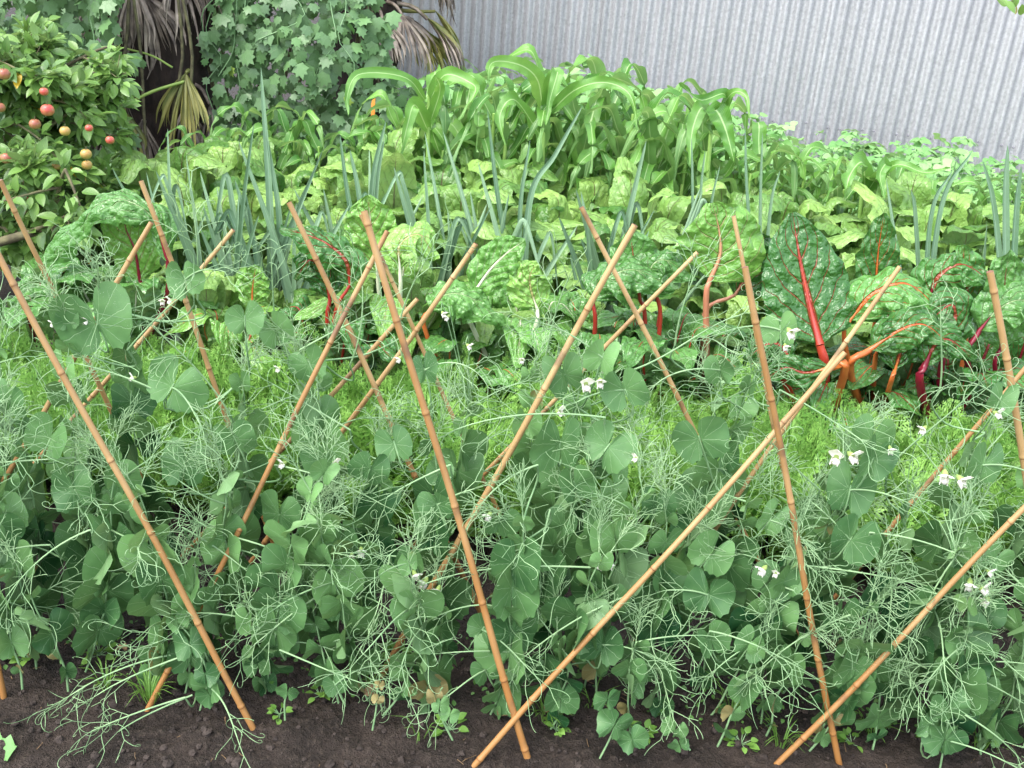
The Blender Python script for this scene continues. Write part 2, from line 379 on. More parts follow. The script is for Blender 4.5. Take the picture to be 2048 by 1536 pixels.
b = MB(); n = 170; x = U(-1.7, 1.7, n); y = U(1.45, 2.1, n); a = U(0, 6.28, n); l = U(0.006, 0.03, n)
z = np.array([fbm(p, q) for p, q in zip(x, y)]) + 0.008
P0 = np.stack([x, y, z], 1); P1 = P0 + np.stack([np.cos(a) * l, np.sin(a) * l, U(-.002, .004, n)], 1)
b.tubes(np.stack([P0, (P0 + P1) / 2 + RG.normal(size=(n, 3)) * .001, P1], 1), 0.0009, 3, tone=U(0, 1, n))
tag(b.build('straw_litter', M['dry_leaf']), 'short bits of straw and twig littering the dark soil', 'straw', kind='stuff')

# ------------------------------------------------------------------ corrugated iron shed
RG = np.random.default_rng(102); random.seed(102)
WY = 8.0
WX0 = gx(772, WY, 1.0); WX1 = 5.2
shed = thing('iron_shed', 'grey galvanised corrugated iron shed wall behind the corn and bean rows', 'shed', (WX0, WY, 0)); shed.rotation_euler = (0, 0, -0.17)
PT = 0.0762
def sheet(x0, n, off, name='corrugated_sheet', par=shed, z1=3.0, tilt=0):
    per = 12; xs = np.arange(n * per + 1) / per * PT
    zs = np.linspace(-0.05, z1, 7)
    P = np.zeros((len(zs), len(xs), 3)); P[..., 0] = x0 + xs[None]; P[..., 2] = zs[:, None]
    wv = np.sin(2 * PI * xs / PT); wv = np.sign(wv) * np.abs(wv) ** 0.85
    P[..., 1] = -wv[None] * 0.0125 + off
    P[..., 1] += np.interp(xs, [0, xs[-1]], [0, 0.0])
    bb = MB(); bb.grid(P); return bb.build(name, M['iron'], par)
k = 0
nsh = int((WX1 - WX0) / (PT * 10)) + 1
for i in range(nsh):
    sheet(i * 10 * PT - 0.5 * PT, 11, -0.0035 * (i % 2) + random.uniform(-0.001, 0.001))
# girt screws
cb = []
for row, zr in ((0, 0.48), (1, 1.75)):
    for i in range(0, nsh * 10 - 1):
        if i % 3 == 2: continue
        cb.append(((i + 0.25 - 0.0) * PT, zr + random.uniform(-0.012, 0.012)))
for x, z in cb[:100]:
    bb = MB(); th = np.arange(7) / 6 * 2 * PI
    bb.tube([(x, -0.009, z), (x, -0.0135, z), (x, -0.018, z)], [0.0075, 0.0075, 0.004], 6, 0.3)
    bb.build('screw', M['screw'], shed)
# return wall running back from the corner
o = sheet(0, 40, 0, 'side_wall'); o.rotation_euler = (0, 0, PI / 2); o.location = (-0.03, 0.0, 0)
bb = MB(); bb.tubes(np.array([[(-0.04, -0.02, -0.05), (-0.04, -0.02, 3.0)]]), 0.03, 4); bb.build('corner_flashing', M['iron'], shed)

# ------------------------------------------------------------------ generic blades
RG = np.random.default_rng(103); random.seed(103)
def frames(C, nh):
    d = nrm(np.gradient(C, axis=0)); nh = np.broadcast_to(np.asarray(nh, float), C.shape)
    s = nrm(np.cross(d, nh)); return d, s, np.cross(s, d)
def blade(mb, ctrl, hw, nh, n=16, m=7, cup=0.15, ruf=0.0, rf=5, puck=0.0, N=6, tone=0.5, prof=None, mi=0, droop=0.0, twist=0.0, teeth=0.0, lip=0.0):
    C = curve(ctrl, n); d, s, nn = frames(C, nh)
    if twist:
        a = np.linspace(0, twist, n); s = rot(s, d, a); nn = rot(nn, d, a)
    v = np.linspace(0, 1, n); u = np.linspace(-1, 1, m)
    w = hw * (prof(v) if prof else np.sin(PI * np.clip(v, 0, 1)) ** 0.7)
    ph = U(0, 6.28, 4); vv, uu = np.meshgrid(v, u, indexing='ij'); W = w[:, None]
    L = np.sum(np.linalg.norm(np.diff(C, axis=0), axis=1))
    e = uu * (1 + teeth * np.sin(vv * 60 + ph[2]) * np.abs(uu))
    z = cup * W * uu ** 2 + ruf * np.abs(uu) ** 1.7 * (np.sin(rf * 2 * PI * vv + ph[0] + uu * 1.5) + 0.5 * np.sin(rf * 3.7 * PI * vv + ph[1]) ) - droop * W * uu ** 4
    if puck:
        q = vv - 0.45 * np.abs(uu)
        z = z + puck * (np.abs(np.sin(PI * N * q)) ** 0.7 * (0.6 + 0.4 * np.sin(uu * 9 + ph[3])) + 0.5 * np.sin(uu * 14 + vv * 17 + ph[2]) * np.sin(vv * 47 + ph[0])) * np.clip(np.abs(uu) * 4, 0, 1) * np.clip(W / hw * 1.5, 0, 1)
    Pp = C[:, None] + s[:, None] * (e * W)[..., None] + nn[:, None] * z[..., None]
    mb.grid(Pp, np.stack([uu * 0.5 + 0.5, vv], -1), tone, mi)
    return C

def leaf_tpl(n=5, m=3, fold=0.25, curl=0.15, wid=0.3, pw=0.8):
    v = np.linspace(0, 1, n); u = np.linspace(-1, 1, m); vv, uu = np.meshgrid(v, u, indexing='ij')
    w = wid * np.sin(PI * v ** pw)[:, None] ** 0.8 + 0.004
    V = np.stack([uu * w, vv, np.abs(uu) * w * fold - curl * vv ** 2], -1).reshape(-1, 3)
    q = [(i * m + j, i * m + j + 1, (i + 1) * m + j + 1, (i + 1) * m + j) for i in range(n - 1) for j in range(m - 1)]
    return V, np.stack([uu * .5 + .5, vv], -1).reshape(-1, 2), q, []

# ------------------------------------------------------------------ bamboo canes
RG = np.random.default_rng(104); random.seed(104)
def cane(pts, name, label, r=0.0065):
    """pts: (px, py, Y) ends from bottom to top; last point is the top"""
    W = [at(*p) if len(p) == 3 else np.array(p[:3]) for p in pts]
    W = np.array(W)
    base = W[0].copy(); W = W - base
    n = 90; C = curve(W, n); L = np.sum(np.linalg.norm(np.diff(C, axis=0), axis=1))
    s = np.linspace(0, L, n)
    wob = np.stack([np.sin(s * 5 + U(0, 6)) * 0.0045, np.sin(s * 4 + U(0, 6)) * 0.004, np.zeros(n)], 1) * np.sin(PI * np.linspace(0, 1, n))[:, None]
    C = C + wob
    nodes = []; p = U(0.05, 0.16)
    while p < L - 0.02: nodes.append(p); p += U(0.15, 0.24)
    # denser rings at each node
    extra = np.array([q + dq for q in nodes for dq in (-0.007, -0.004, -0.002, 0, 0.002, 0.004, 0.007)])
    ss = np.sort(np.concatenate([s, np.clip(extra, 0, L)]))
    C2 = np.stack([np.interp(ss, s, C[:, i]) for i in range(3)], 1)
    rad = r * 0.93 * (1.06 - 0.18 * ss / L); tone = np.zeros(len(ss)) + 0.3
    for q in nodes:
        g_ = np.exp(-((ss - q) / 0.0045) ** 2); rad = rad * (1 + 0.15 * g_); tone = np.maximum(tone, np.exp(-((ss - q + 0.003) / 0.0022) ** 2) * 0.95)
    mb = MB(); sides = 10
    mb.tubes(C2[None], rad[None], sides, np.repeat(tone, sides))
    o = mb.build(name, M['cane']); o.location = tuple(base)
    return tag(o, label, 'cane', 'bamboo canes propping the pea row')
YF, YB = 1.92, 2.32
def gd(px, Y, z=-0.02): return (gx(px, Y, z), Y, z)
def through(p1, p2, Y1, Y2, base_z=-0.03):
    """3-D line through two seen points carried on down into the ground"""
    a, c = at(*p1, Y1), at(*p2, Y2)
    t = (base_z - a[2]) / (c[2] - a[2]); return a + (c - a) * t
def cane_seg(top, low, Yt, Yl, label, r=0.0065, mid=None, ends=False):
    a, c = at(*top, Yt), at(*low, Yl)
    bse = c if ends else through(top, low, Yt, Yl)
    pts = [tuple(bse)]
    if mid: pts.append(tuple(at(*mid, (Yt + Yl) / 2)))
    pts.append(tuple(a))
    W = [np.array(p) for p in pts]
    return cane_w(W, label, r)
def cane_w(W, label, r):
    global at
    keep = at
    at = lambda *p: np.array(p)
    o = cane([tuple(w) for w in W], 'bamboo_cane', label, r)
    at = keep
    return o
def ground_Y(px, py, z=0.0):
    d = Fv * F_PX + Rv * (px - 1024) - Uv * (py - 768); return d[1] * (z - CAMH) / d[2]
CN = [
    ((0, 360), (304, 1000), 2.25, 2.4, 'bamboo cane entering at the left edge and slanting down behind the upper left pea vines', 0.0068),
    ((-40, 440), (510, 1463), 1.95, None, 'bamboo cane from the left edge running down right to a split foot on bare soil', 0.0072),
    ((303, 445), (0, 970), 2.2, 2.05, 'bamboo cane leaning right, top nearest the apple tree, lower end past the left edge', 0.0068),
    ((282, 362), (349, 545), 2.45, 2.45, 'bamboo cane with the highest top of the left group, standing behind the pea tendrils', 0.0072),
    ((467, 460), (260, 705), 2.45, 2.4, 'short looking bamboo cane leaning right in front of the leeks, hidden low by pea leaves', 0.0066),
    ((578, 405), (896, 1086), 2.2, 2.2, 'bamboo cane slanting down right from a cut top in front of the dark purple chard', 0.0072),
    ((775, 462), (295, 1420), 2.2, None, 'long bamboo cane leaning right whose foot stands in a tuft of grass at left', 0.0066),
    ((722, 430), (889, 790), 2.35, 2.4, 'thin pale bamboo cane directly behind the tallest middle cane, its top just left of it', 0.0060),
    ((728, 422), (1060, 1530), 2.0, None, 'thick ringed bamboo cane in the middle of the row, foot in front soil', 0.0080),
    ((835, 598), (554, 907), 2.3, 2.25, 'low bamboo cane leaning right whose cut top ends just right of the thick middle cane', 0.0066),
    ((952, 488), (581, 1013), 2.4, 2.35, 'yellowish bamboo cane leaning right, pale top', 0.0074),
    ((1163, 415), (1584, 1250), 2.2, 2.2, 'bamboo cane slanting down right from a top in front of the middle beet leaves', 0.0066),
    ((1270, 450), (763, 1353), 2.15, None, 'dark blotched bamboo cane leaning right from bare soil to a thick knobbed top', 0.0078),
    ((1395, 505), (1235, 670), 2.45, 2.45, 'bamboo cane leaning right beside the salmon stalked chard, only its upper part showing', 0.0066),
    ((1467, 432), (1560, 900), 2.35, 2.3, 'slender bamboo cane close behind the nearly upright one, top against the light green chard leaf', 0.0060),
    ((1490, 534), (1680, 1536), 1.98, None, 'nearly upright bamboo cane left of the big red ribbed chard leaf', 0.0072),
    ((1800, 533), (1485, 979), 2.2, 2.15, 'bamboo cane leaning right whose top crosses the crinkled chard at right', 0.0064),
    ((1690, 705), (945, 1536), 2.05, None, 'long orange bamboo cane leaning far right from the front soil to a knobbed cut top', 0.0068),
    ((1980, 543), (2068, 1020), 2.05, 2.02, 'thick bamboo cane standing nearly upright at the right edge in front of maroon stalked chard', 0.0086),
    ((2070, 712), (1724, 1131), 2.35, 2.3, 'dark stained bamboo cane leaning right behind the pea flowers at right', 0.0070),
    ((2150, 915), (1545, 1536), 1.95, None, 'smooth orange bamboo cane crossing the lower right corner of the pea row', 0.0068),
    ((-60, 1010), (8, 1395), 1.95, None, 'bamboo cane of which only the foot shows at the lower left edge', 0.0070),
]
for top, low, Yt, Yl, lab, r in CN:
    if Yl is None:
        Yg = ground_Y(*low)
        a, c = at(*top, Yt - 0.13), at(*low, Yg); d = nrm(c - a); cane_w([c + d * 0.04, a], lab, r)
    else: cane_seg(top, low, Yt, Yl, lab, r)

# ------------------------------------------------------------------ peas
RG = np.random.default_rng(105); random.seed(105)
OUTL = np.array([(0.0, 0.0), (0.015, -0.26), (0.07, -0.48), (0.22, -0.64), (0.46, -0.70), (0.74, -0.62), (0.96, -0.40), (1.08, -0.06), (1.08, 0.30),
                 (0.96, 0.60), (0.74, 0.82), (0.46, 0.92), (0.22, 0.80), (0.08, 0.52), (0.02, 0.24), (0.0, 0.06)])
def stipule(mb, O, ax, out, nor, size, tone, cup=0.0, ruf=0.05, fold=0.0):
    """one clasping pea stipule: ax = up the stem, out = sideways, nor = face"""
    na, nr = 26, 6
    t = np.linspace(0, len(OUTL) - 1, na); i = np.minimum(t.astype(int), len(OUTL) - 2); f = (t - i)[:, None]
    o = OUTL[i] * (1 - f) + OUTL[i + 1] * f
    low = np.clip(-o[:, 1] * 2.0, 0, 1)
    o = o * (1 + 0.05 * low * (np.arange(na) % 2 * 2 - 1))[:, None]
    q1 = U(0, 6.28, 2); o = o * (1 + 0.09 * np.sin(np.linspace(0, 5, na) + q1[0]) + 0.04 * np.sin(np.linspace(0, 17, na) + q1[1]))[:, None] * np.array([U(0.70, 0.98), U(0.95, 1.15)])
    r = np.linspace(0, 1, nr)[:, None, None] ** 0.85
    org = np.array([0.05, 0.03])
    p = org * (1 - r) + o[None] * r
    ph = U(0, 6.28, 3); rr = r[..., 0]
    ang = np.linspace(0, 1, na)[None]
    x, y = p[..., 0], p[..., 1]
    z = cup * x ** 2 + U(-0.35, 0.35) * x * np.abs(y) + U(-0.25, 0.15) * np.clip(-y, 0, 1) ** 2 + 1.5 * ruf * rr ** 2 * (np.sin(ang * 14 + ph[0]) + 0.6 * np.sin(ang * 25 + ph[1])) + 0.018 * rr * np.abs(np.sin(ang * PI * 9)) + fold * np.clip(y, 0, 1) ** 2
    W = O + size * (x[..., None] * out + y[..., None] * ax + z[..., None] * nor)
    uv = np.stack([np.broadcast_to(ang, x.shape), np.broadcast_to(rr, x.shape)], -1)
    if np.dot(np.cross(W[2, 14] - W[2, 10], W[4, 12] - W[2, 12]), nor) < 0: W = W[:, ::-1]; uv = uv[:, ::-1]
    mb.grid(W, uv, tone) if np.ndim(tone) else mb.grid(W, uv, (tone + 0.12 * np.sin(uv[..., 0] * 5 + ph[2]) * uv[..., 1]).ravel() if tone < 1.2 else tone)

def grow(P0, D0, L, K, k0, k1, droop, axis=None):
    """batched curved shoots; curvature (rad per unit of own length) k0 at start, k1 at end"""
    T = len(P0); P = np.zeros((T, K, 3)); P[:, 0] = P0; D = nrm(D0)
    if axis is None: axis = nrm(np.cross(D, nrm(RG.normal(size=(T, 3)))))
    L = np.broadcast_to(L, (T,)); k0 = np.broadcast_to(k0, (T,)); k1 = np.broadcast_to(k1, (T,))
    st = L / (K - 1)
    for i in range(1, K):
        t = i / (K - 1); kk = k0 + (k1 - k0) * t ** 2
        D = nrm(rot(D, axis, kk / (K - 1)) + np.array([0, 0, -1.0]) * (np.broadcast_to(droop, (T,)) / (K - 1))[:, None])
        P[:, i] = P[:, i - 1] + D * st[:, None]
    return P, D
def fork(P, D, nsub, ang, spread=1.0):
    """directions of nsub children at the end of each parent"""
    T = len(P); a = nrm(np.cross(D, nrm(RG.normal(size=(T, 3)))))
    Ps, Ds = [], []
    for k in range(nsub):
        aa = rot(a, D, np.full(T, 2 * PI * k / nsub) + U(-0.5, 0.5, T))
        Ps.append(P); Ds.append(rot(D, aa, ang * U(0.6, 1.25, T)))
    return np.concatenate(Ps), np.concatenate(Ds)

def tendril_leaf(mb, P0, D0, L, curl=1.0, droop=0.35, dens=1.0, young=False, tone=0.5):
    """petioles (T) with their branching tendrils"""
    P0 = np.atleast_2d(P0); D0 = np.atleast_2d(D0); T = len(P0)
    L = np.broadcast_to(np.asarray(L, float), (T,)); droop = np.broadcast_to(np.asarray(droop, float), (T,))
    K = 11
    pet, De = grow(P0, D0, L, K, U(-0.7, 0.7, T), U(-0.9, 0.9, T), droop)
    r0 = 0.0012 if young else 0.0023
    mb.tubes(pet, np.linspace(r0, r0 * 0.55, K)[None], 5, tone=np.full(T, tone + 0.18))
    tan = nrm(np.gradient(pet, axis=1))
    S, DD = [], []
    idx = [6, 7, 8, 10] if not young else [3, 4, 5, 6, 7, 8, 9, 10]
    for i in idx:
        a = nrm(np.cross(tan[:, i], nrm(RG.normal(size=(T, 3)))))
        for sg in (1, -1):
            if U(0, 1) > dens * (0.95 if young else 0.62): continue
            S.append(pet[:, i]); DD.append(rot(tan[:, i], a * sg, U(0.45, 1.0, T) * (0.7 if young else 1)))
    S.append(pet[:, -1]); DD.append(De)
    S = np.concatenate(S); DD = np.concatenate(DD); n = len(S); q = 0.55 if young else 1.0
    l1, d1 = grow(S, DD, U(0.02, 0.045, n) * q, 5, U(-0.6, 0.6, n), U(-0.6, 0.6, n), 0.1)
    mb.tubes(l1, np.linspace(0.00105, 0.0009, 5)[None] * (0.8 if young else 1), 3, tone=U(0.3, 0.7, n) + tone - 0.45)
    P2, D2 = fork(l1[:, -1], d1, 2, 0.62 if not young else 0.45); n = len(P2)
    l2, d2 = grow(P2, D2, U(0.02, 0.045, n) * q, 5, U(-0.8, 0.8, n), U(-0.9, 0.9, n), 0.12)
    mb.tubes(l2, np.linspace(0.0009, 0.0008, 5)[None] * (0.8 if young else 1), 3, tone=U(0.3, 0.8, n) + tone - 0.45)
    P3, D3 = fork(l2[:, -1], d2, 2, 0.6 if not young else 0.4); keep = U(0, 1, len(P3)) < 0.66; P3, D3 = P3[keep], D3[keep]; n = len(P3)
    c = curl * np.where(U(0, 1, n) < 0.62, U(4.0, 10.0, n), U(0.5, 2.5, n)) * (0.5 if young else 1)
    l3, _ = grow(P3, D3, U(0.03, 0.085, n) * q, 13, U(-0.8, 0.8, n), c * 1.35, 0.3)
    mb.tubes(l3, np.linspace(0.0009, 0.0006, 13)[None], 3, tone=U(0.3, 0.9, n) + tone - 0.45)

def pea_flower(P, D, s=1.0):
    """upright standard, two wings and a keel in a green calyx"""
    b = MB(); D = nrm(D); up = nrm(np.array([0, 0, 1.0]) - D * D[2]); sd = np.cross(D, up)
    for sg, w, h in ((0, 0.0115, 0.018), (1, 0.007, 0.012), (-1, 0.007, 0.012)):
        n, m = 7, 7; v = np.linspace(0, 1, n); u = np.linspace(-1, 1, m); vv, uu = np.meshgrid(v, u, indexing='ij')
        if sg == 0:
            ww = w * np.sin(PI * (v * 0.8 + 0.14))[:, None]
            Pp = P + D * (0.004 + 0.010 * vv + 0.004 * uu ** 2)[..., None] + up * (h * (vv ** 0.8))[..., None] + sd * (uu * ww)[..., None]
        else:
            ww = w * np.sin(PI * (v * 0.85 + 0.1))[:, None]
            Pp = P + D * (0.005 + h * vv)[..., None] - up * (0.001 + 0.006 * vv ** 2 + uu * ww * 0.75)[..., None] + sd * (sg * (0.003 + 0.003 * np.cos(uu)))[..., None]
        Pp = P + (Pp - P) * s; b.grid(Pp, None, 0.6)
    b.scatter(blob_tpl(3, 8, 6), np.array([P + D * 0.010 * s - up * 0.004 * s]), D[None], up[None], 0.0065 * s, 0.4)
    b.tubes(np.array([[P - D * 0.006 * s, P - D * 0.001, P + D * 0.006 * s]]), np.array([[0.001, 0.0045, 0.0052]]) * s, 8, 0.5, mi=1)
    return b

pea_roots = []
def pea_plant(X, Y, H, lean, front, seed, bare=0.0, tden=0.42, ynum=2, lsz=1.0):
    lab = ('pea vine at the front of the row with round waxy leaves and curly tendrils' if front
           else 'pea vine at the back of the row, its tendrils reaching over the carrot tops')
    root = thing('pea_vine', lab, 'pea plant', (X, Y, 0), 'pea vines along the cane row ' + ('front' if front else 'back'))
    nn = max(5, int(H / 0.056)); P = [np.zeros(3)]; d = nrm(np.array([lean, U(-0.12, 0.12), 1.0]))
    zz = 1
    for i in range(nn):
        d = nrm(d + np.array([U(-0.16, 0.16) + zz * 0.16, U(-0.12, 0.12), 0.18])); zz = -zz
        P.append(P[-1] + d * U(0.047, 0.066))
    P = np.array(P); n = len(P)
    st, lf, td = MB(), MB(), MB()
    C = curve(P, n * 4); st.tube(C, np.linspace(0.0028, 0.0016, len(C)), 6, 0.55)
    pp, pd, pl, pdr = [], [], [], []
    az = U(-0.6, 0.6)
    for i in range(1, n):
        f = i / (n - 1)
        if U(0, 1) < bare * (1 - f): continue
        ax = nrm(P[min(i + 1, n - 1)] - P[i - 1]); az = -az + U(-0.5, 0.5)
        face = rot(np.array([0, -1.0, 0.25]), np.array([0, 0, 1.0]), az + U(-0.5, 0.5)); face = nrm(face - ax * np.dot(face, ax))
        sd = np.cross(ax, face)
        size = (0.052 + 0.020 * math.sin(PI * f)) * U(0.8, 1.12) * (0.62 if f > 0.88 else 1)
        size *= lsz
        if i == 1: size *= 0.6
        dead = i <= 2 and U(0, 1) < 0.22
        if dead: size *= 0.6
        tn = U(-0.05, 0.72) + (0.45 if f > 0.8 else 0.2 if f > 0.6 else 0)
        op = U(0.05, 1.15); tl = U(-0.25, 0.75)
        for sg in (1, -1):
            out = nrm(sd * sg * math.cos(op) + face * math.sin(op) * U(0.3, 1.0)); axx = nrm(ax * math.cos(tl) + face * math.sin(tl))
            nor = nrm(np.cross(out, axx) * sg); out = np.cross(axx, nor) * sg
            stipule(lf, P[i] + face * 0.003, axx, out, nor, size * U(0.9, 1.1), 1.35 if dead and U(0, 1) < .6 else tn + U(-0.08, 0.08), cup=U(-0.25, 0.2), ruf=U(0.02, 0.09), fold=U(-0.3, 0.15))
        if i > 2 and U(0, 1) < tden * (1.0 if f > 0.3 else 0.6):
            side = 1 if i % 2 else -1
            dd = nrm(sd * side * U(0.6, 1.2) + ax * U(0.25, 0.9) + face * U(0.0, 0.9))
            pp.append(P[i]); pd.append(dd); pl.append(U(0.09, 0.20) * (0.7 if f > 0.85 else 1)); pdr.append(U(0.2, 1.0) if f < 0.8 else U(-0.2, 0.3))
    sprays = []
    for a_, b_, c_, d_ in zip(pp, pd, pl, pdr):
        td = MB(); tendril_leaf(td, a_, b_, c_, 1.0, d_, 0.85, tone=0.5); sprays.append(td)
    td = MB(); sprays.append(td)
    # feathery young shoots at the tip
    k = ynum; tendril_leaf(td, np.repeat(P[-1:], k, 0) - [0, 0, 0.01], nrm(np.array([0, 0, 1.0]) + RG.normal(size=(k, 3)) * [0.35, 0.35, 0.1]), U(0.07, 0.15, k), 0.5, 0.0, 0.8, True, 0.8)
    root_parts = (st, lf, sprays)
    pea_roots.append((root, root_parts, P + np.array([X, Y, 0])))
    return root

# front and back rows; heights follow the tops seen above the carrots
xf = np.arange(-1.68, 1.95, 0.128)
def topz(px):        # rough skyline of the pea row
    return np.interp(px, [0, 150, 330, 500, 650, 760, 900, 1080, 1180, 1300, 1450, 1560, 1700, 1850, 2048], [0.84, 0.90, 0.96, 0.90, 0.74, 0.80, 0.72, 0.80, 0.80, 0.84, 0.76, 0.78, 0.64, 0.74, 0.80])
def px_of(X, Y, z):
    p = np.array([X, Y, z]) - CAM; return 1024 + F_PX * p.dot(Rv) / p.dot(Fv)
for i, x in enumerate(xf):
    x += U(-0.03, 0.03); h = topz(px_of(x, 2.0, 0.7)) * U(0.72, 1.0)
    pea_plant(x, 1.86 + U(-0.03, 0.05), h * 0.80, U(-0.35, 0.35), True, i, 0.1)
xb = np.arange(-1.75, 2.05, 0.155)
for i, x in enumerate(xb):
    x += U(-0.03, 0.03); h = topz(px_of(x, 2.25, 0.7)) * U(0.85, 1.08)
    pea_plant(x, 2.16 + U(-0.04, 0.06), h * 0.90, U(-0.25, 0.25), False, i, 0.1)

xl = np.arange(-1.35, 1.45, 0.14)
for i, x in enumerate(xl):
    pea_plant(x + U(-0.05, 0.05), 1.83 + U(-0.03, 0.03), U(0.16, 0.34), U(-0.5, 0.5), True, i, 0.0, 0.25, 1, 0.72)
xm = np.arange(-1.56, 1.85, 0.16)
for i, x in enumerate(xm):
    pea_plant(x + U(-0.04, 0.04), 2.0 + U(-0.03, 0.03), U(0.46, 0.64), U(-0.3, 0.3), True, i, 0.0, 0.2, 2)

def nearest(Pw):
    best = min(pea_roots, key=lambda r: np.min(np.linalg.norm(r[2] - Pw, axis=1)))
    j = int(np.argmin(np.linalg.norm(best[2] - Pw, axis=1)))
    return best, best[2][j]
# long pale leaf stalks whose tendrils hang over the front of the row (start, end in photo bearings, Y, droop)
PET = [((1210, 835), (1010, 850), 1.95, 0.5), ((1180, 1135), (960, 1150), 1.85, 0.3), ((150, 915), (-20, 935), 1.95, 0.1),
       ((365, 1055), (470, 1130), 1.88, 0.4), ((470, 1075), (610, 1160), 1.88, 0.8), ((1600, 1130), (1830, 1180), 1.88, 0.3),
       ((1420, 1262), (1560, 1320), 1.82, 0.6), ((1740, 1065), (1920, 1085), 1.9, 0.2), ((1250, 745), (1400, 700), 2.0, -0.1),
       ((1790, 920), (1890, 810), 2.0, -0.2), ((100, 1090), (-10, 1110), 1.88, 0.5), ((180, 1060), (60, 1130), 1.85, 0.5),
       ((1075, 930), (950, 990), 1.92, 0.5), ((1100, 1020), (1080, 1120), 1.9, 0.8), ((340, 1310), (200, 1350), 1.8, 0.3), ((370, 1395), (255, 1440), 1.75, 0.3),
       ((330, 790), (220, 740), 2.0, 0.2), ((460, 830), (400, 700), 2.0, -0.2), ((550, 930), (690, 990), 1.95, 0.6), ((780, 1110), (770, 1190), 1.86, 0.6),
       ((1930, 1090), (1800, 1260), 1.85, 0.5), ((1560, 780), (1660, 850), 2.0, 0.3), ((255, 700), (330, 590), 2.1, -0.2), ((700, 860), (600, 800), 2.0, 0.0),
       ((1640, 980), (1560, 920), 1.95, 0.1), ((900, 930), (820, 980), 1.95, 0.4), ((1900, 1330), (2040, 1420), 1.82, 0.4), ((2000, 1180), (1900, 1200), 1.85, 0.4),
       ((640, 1190), (560, 1260), 1.84, 0.6), ((1260, 1190), (1120, 1290), 1.82, 0.8), ((1700, 1230), (1590, 1300), 1.84, 0.7), ((560, 1300), (660, 1360), 1.8, 0.4),
       ((200, 650), (195, 530), 2.15, -0.3), ((395, 600), (400, 480), 2.2, -0.3), ((550, 660), (545, 570), 2.2, -0.3), ((800, 640), (820, 540), 2.2, -0.3),
       ((1350, 690), (1360, 590), 2.15, -0.3), ((1880, 780), (1900, 680), 2.1, -0.3), ((1090, 720), (1110, 610), 2.2, -0.3), ((700, 730), (745, 620), 2.2, -0.3), ((600, 700), (690, 640), 2.1, -0.1)]
for (a, c, Y, dr) in PET:
    A, Cc = at(*a, Y), at(*c, Y - 0.03); (root, parts, nodes), nj = nearest(A); off = np.array(root.location)
    dd = Cc - A; L = float(np.linalg.norm(dd)) * 1.5
    up = nrm(dd) + np.array([0, 0, dr * 0.5])
    td = MB(); parts[2].append(td); tendril_leaf(td, (A - off)[None], up[None], L, 1.0, dr, 1.0, tone=0.62)
    # the shoot that carries it
    C = curve([nj - off, nj * 0.5 + A * 0.5 - off + [0, 0.06, -0.06], A - off + [0.004, 0.03, -0.05], A - off], 12); parts[0].tube(C, np.linspace(0.0024, 0.002, 12), 6, 0.4)
# broad faced leaf pairs seen square on (px, py, Y, width px, tone)
STP = [(195, 650, 2.1, 95, .45), (1000 / 1, 1255, 1.82, 0, 0), (345, 775, 1.98, 70, .7), (1120, 890, 1.98, 70, .35), (1215, 895, 1.95, 62, .35), (1400, 880, 2.0, 68, .3),
       (790, 890, 1.98, 50, .55), (1130, 750, 2.02, 55, .45), (1205, 715, 2.0, 48, .85), (1250, 780, 1.98, 60, .4), (1745, 880, 1.95, 60, .45), (1745, 920, 1.93, 60, .45), (1700, 980, 1.95, 70, .4), (1965, 930, 1.95, 55, .5),
       (1230, 1080, 1.86, 58, .6), (1205, 1290, 1.82, 60, .3), (1220, 1210, 1.84, 55, .35), (1420, 1110, 1.88, 62, .5), (1415, 1190, 1.86, 62, .35), (1550, 1170, 1.88, 52, .35),
       (1700, 1080, 1.92, 62, .4), (1680, 1230, 1.86, 58, .4), (1960, 1230, 1.86, 55, .45), (1915, 1360, 1.82, 58, .4), (400, 1280, 1.8, 42, .35), (420, 1375, 1.78, 38, .45),
       (965, 1260, 1.84, 42, .3), (970, 1340, 1.82, 38, .4), (1420, 1280, 1.84, 50, .35), (1890, 1480, 1.78, 45, .35), (560, 1030, 1.95, 58, .3), (680, 1080, 1.92, 48, .45), (740, 940, 1.95, 50, .4), (370, 930, 1.95, 60, .3),
       (150, 980, 1.92, 60, .3), (100, 880, 1.95, 58, .4), (230, 1080, 1.9, 60, .3), (470, 880, 1.96, 48, .4), (620, 730, 2.1, 48, .5), (550, 660, 2.15, 44, .8), (490, 640, 2.1, 45, .75), (370, 560, 2.15, 50, .6),
       (1540, 1040, 1.94, 46, .8), (875, 1010, 1.9, 42, .5), (1000, 1040, 1.9, 46, .4), (1560, 660, 2.1, 42, .8), (1440, 740, 2.1, 44, .5), (680, 1220, 1.86, 44, .3), (670, 1370, 1.8, 34, .3), (1500, 1290, 1.84, 44, .4),
       (2000, 800, 2.0, 40, .7), (1990, 1120, 1.86, 42, .6), (20, 800, 2.0, 45, .6), (240, 960, 1.95, 48, .45), (830, 1120, 1.88, 42, .35), (1070, 1110, 1.9, 48, .35), (320, 1120, 1.9, 46, .35), (30, 1050, 1.95, 52, .3), (1150, 970, 1.96, 50, .3), (640, 920, 2.0, 46, .35), (1310, 1010, 1.95, 50, .3), (850, 740, 2.1, 44, .45)]
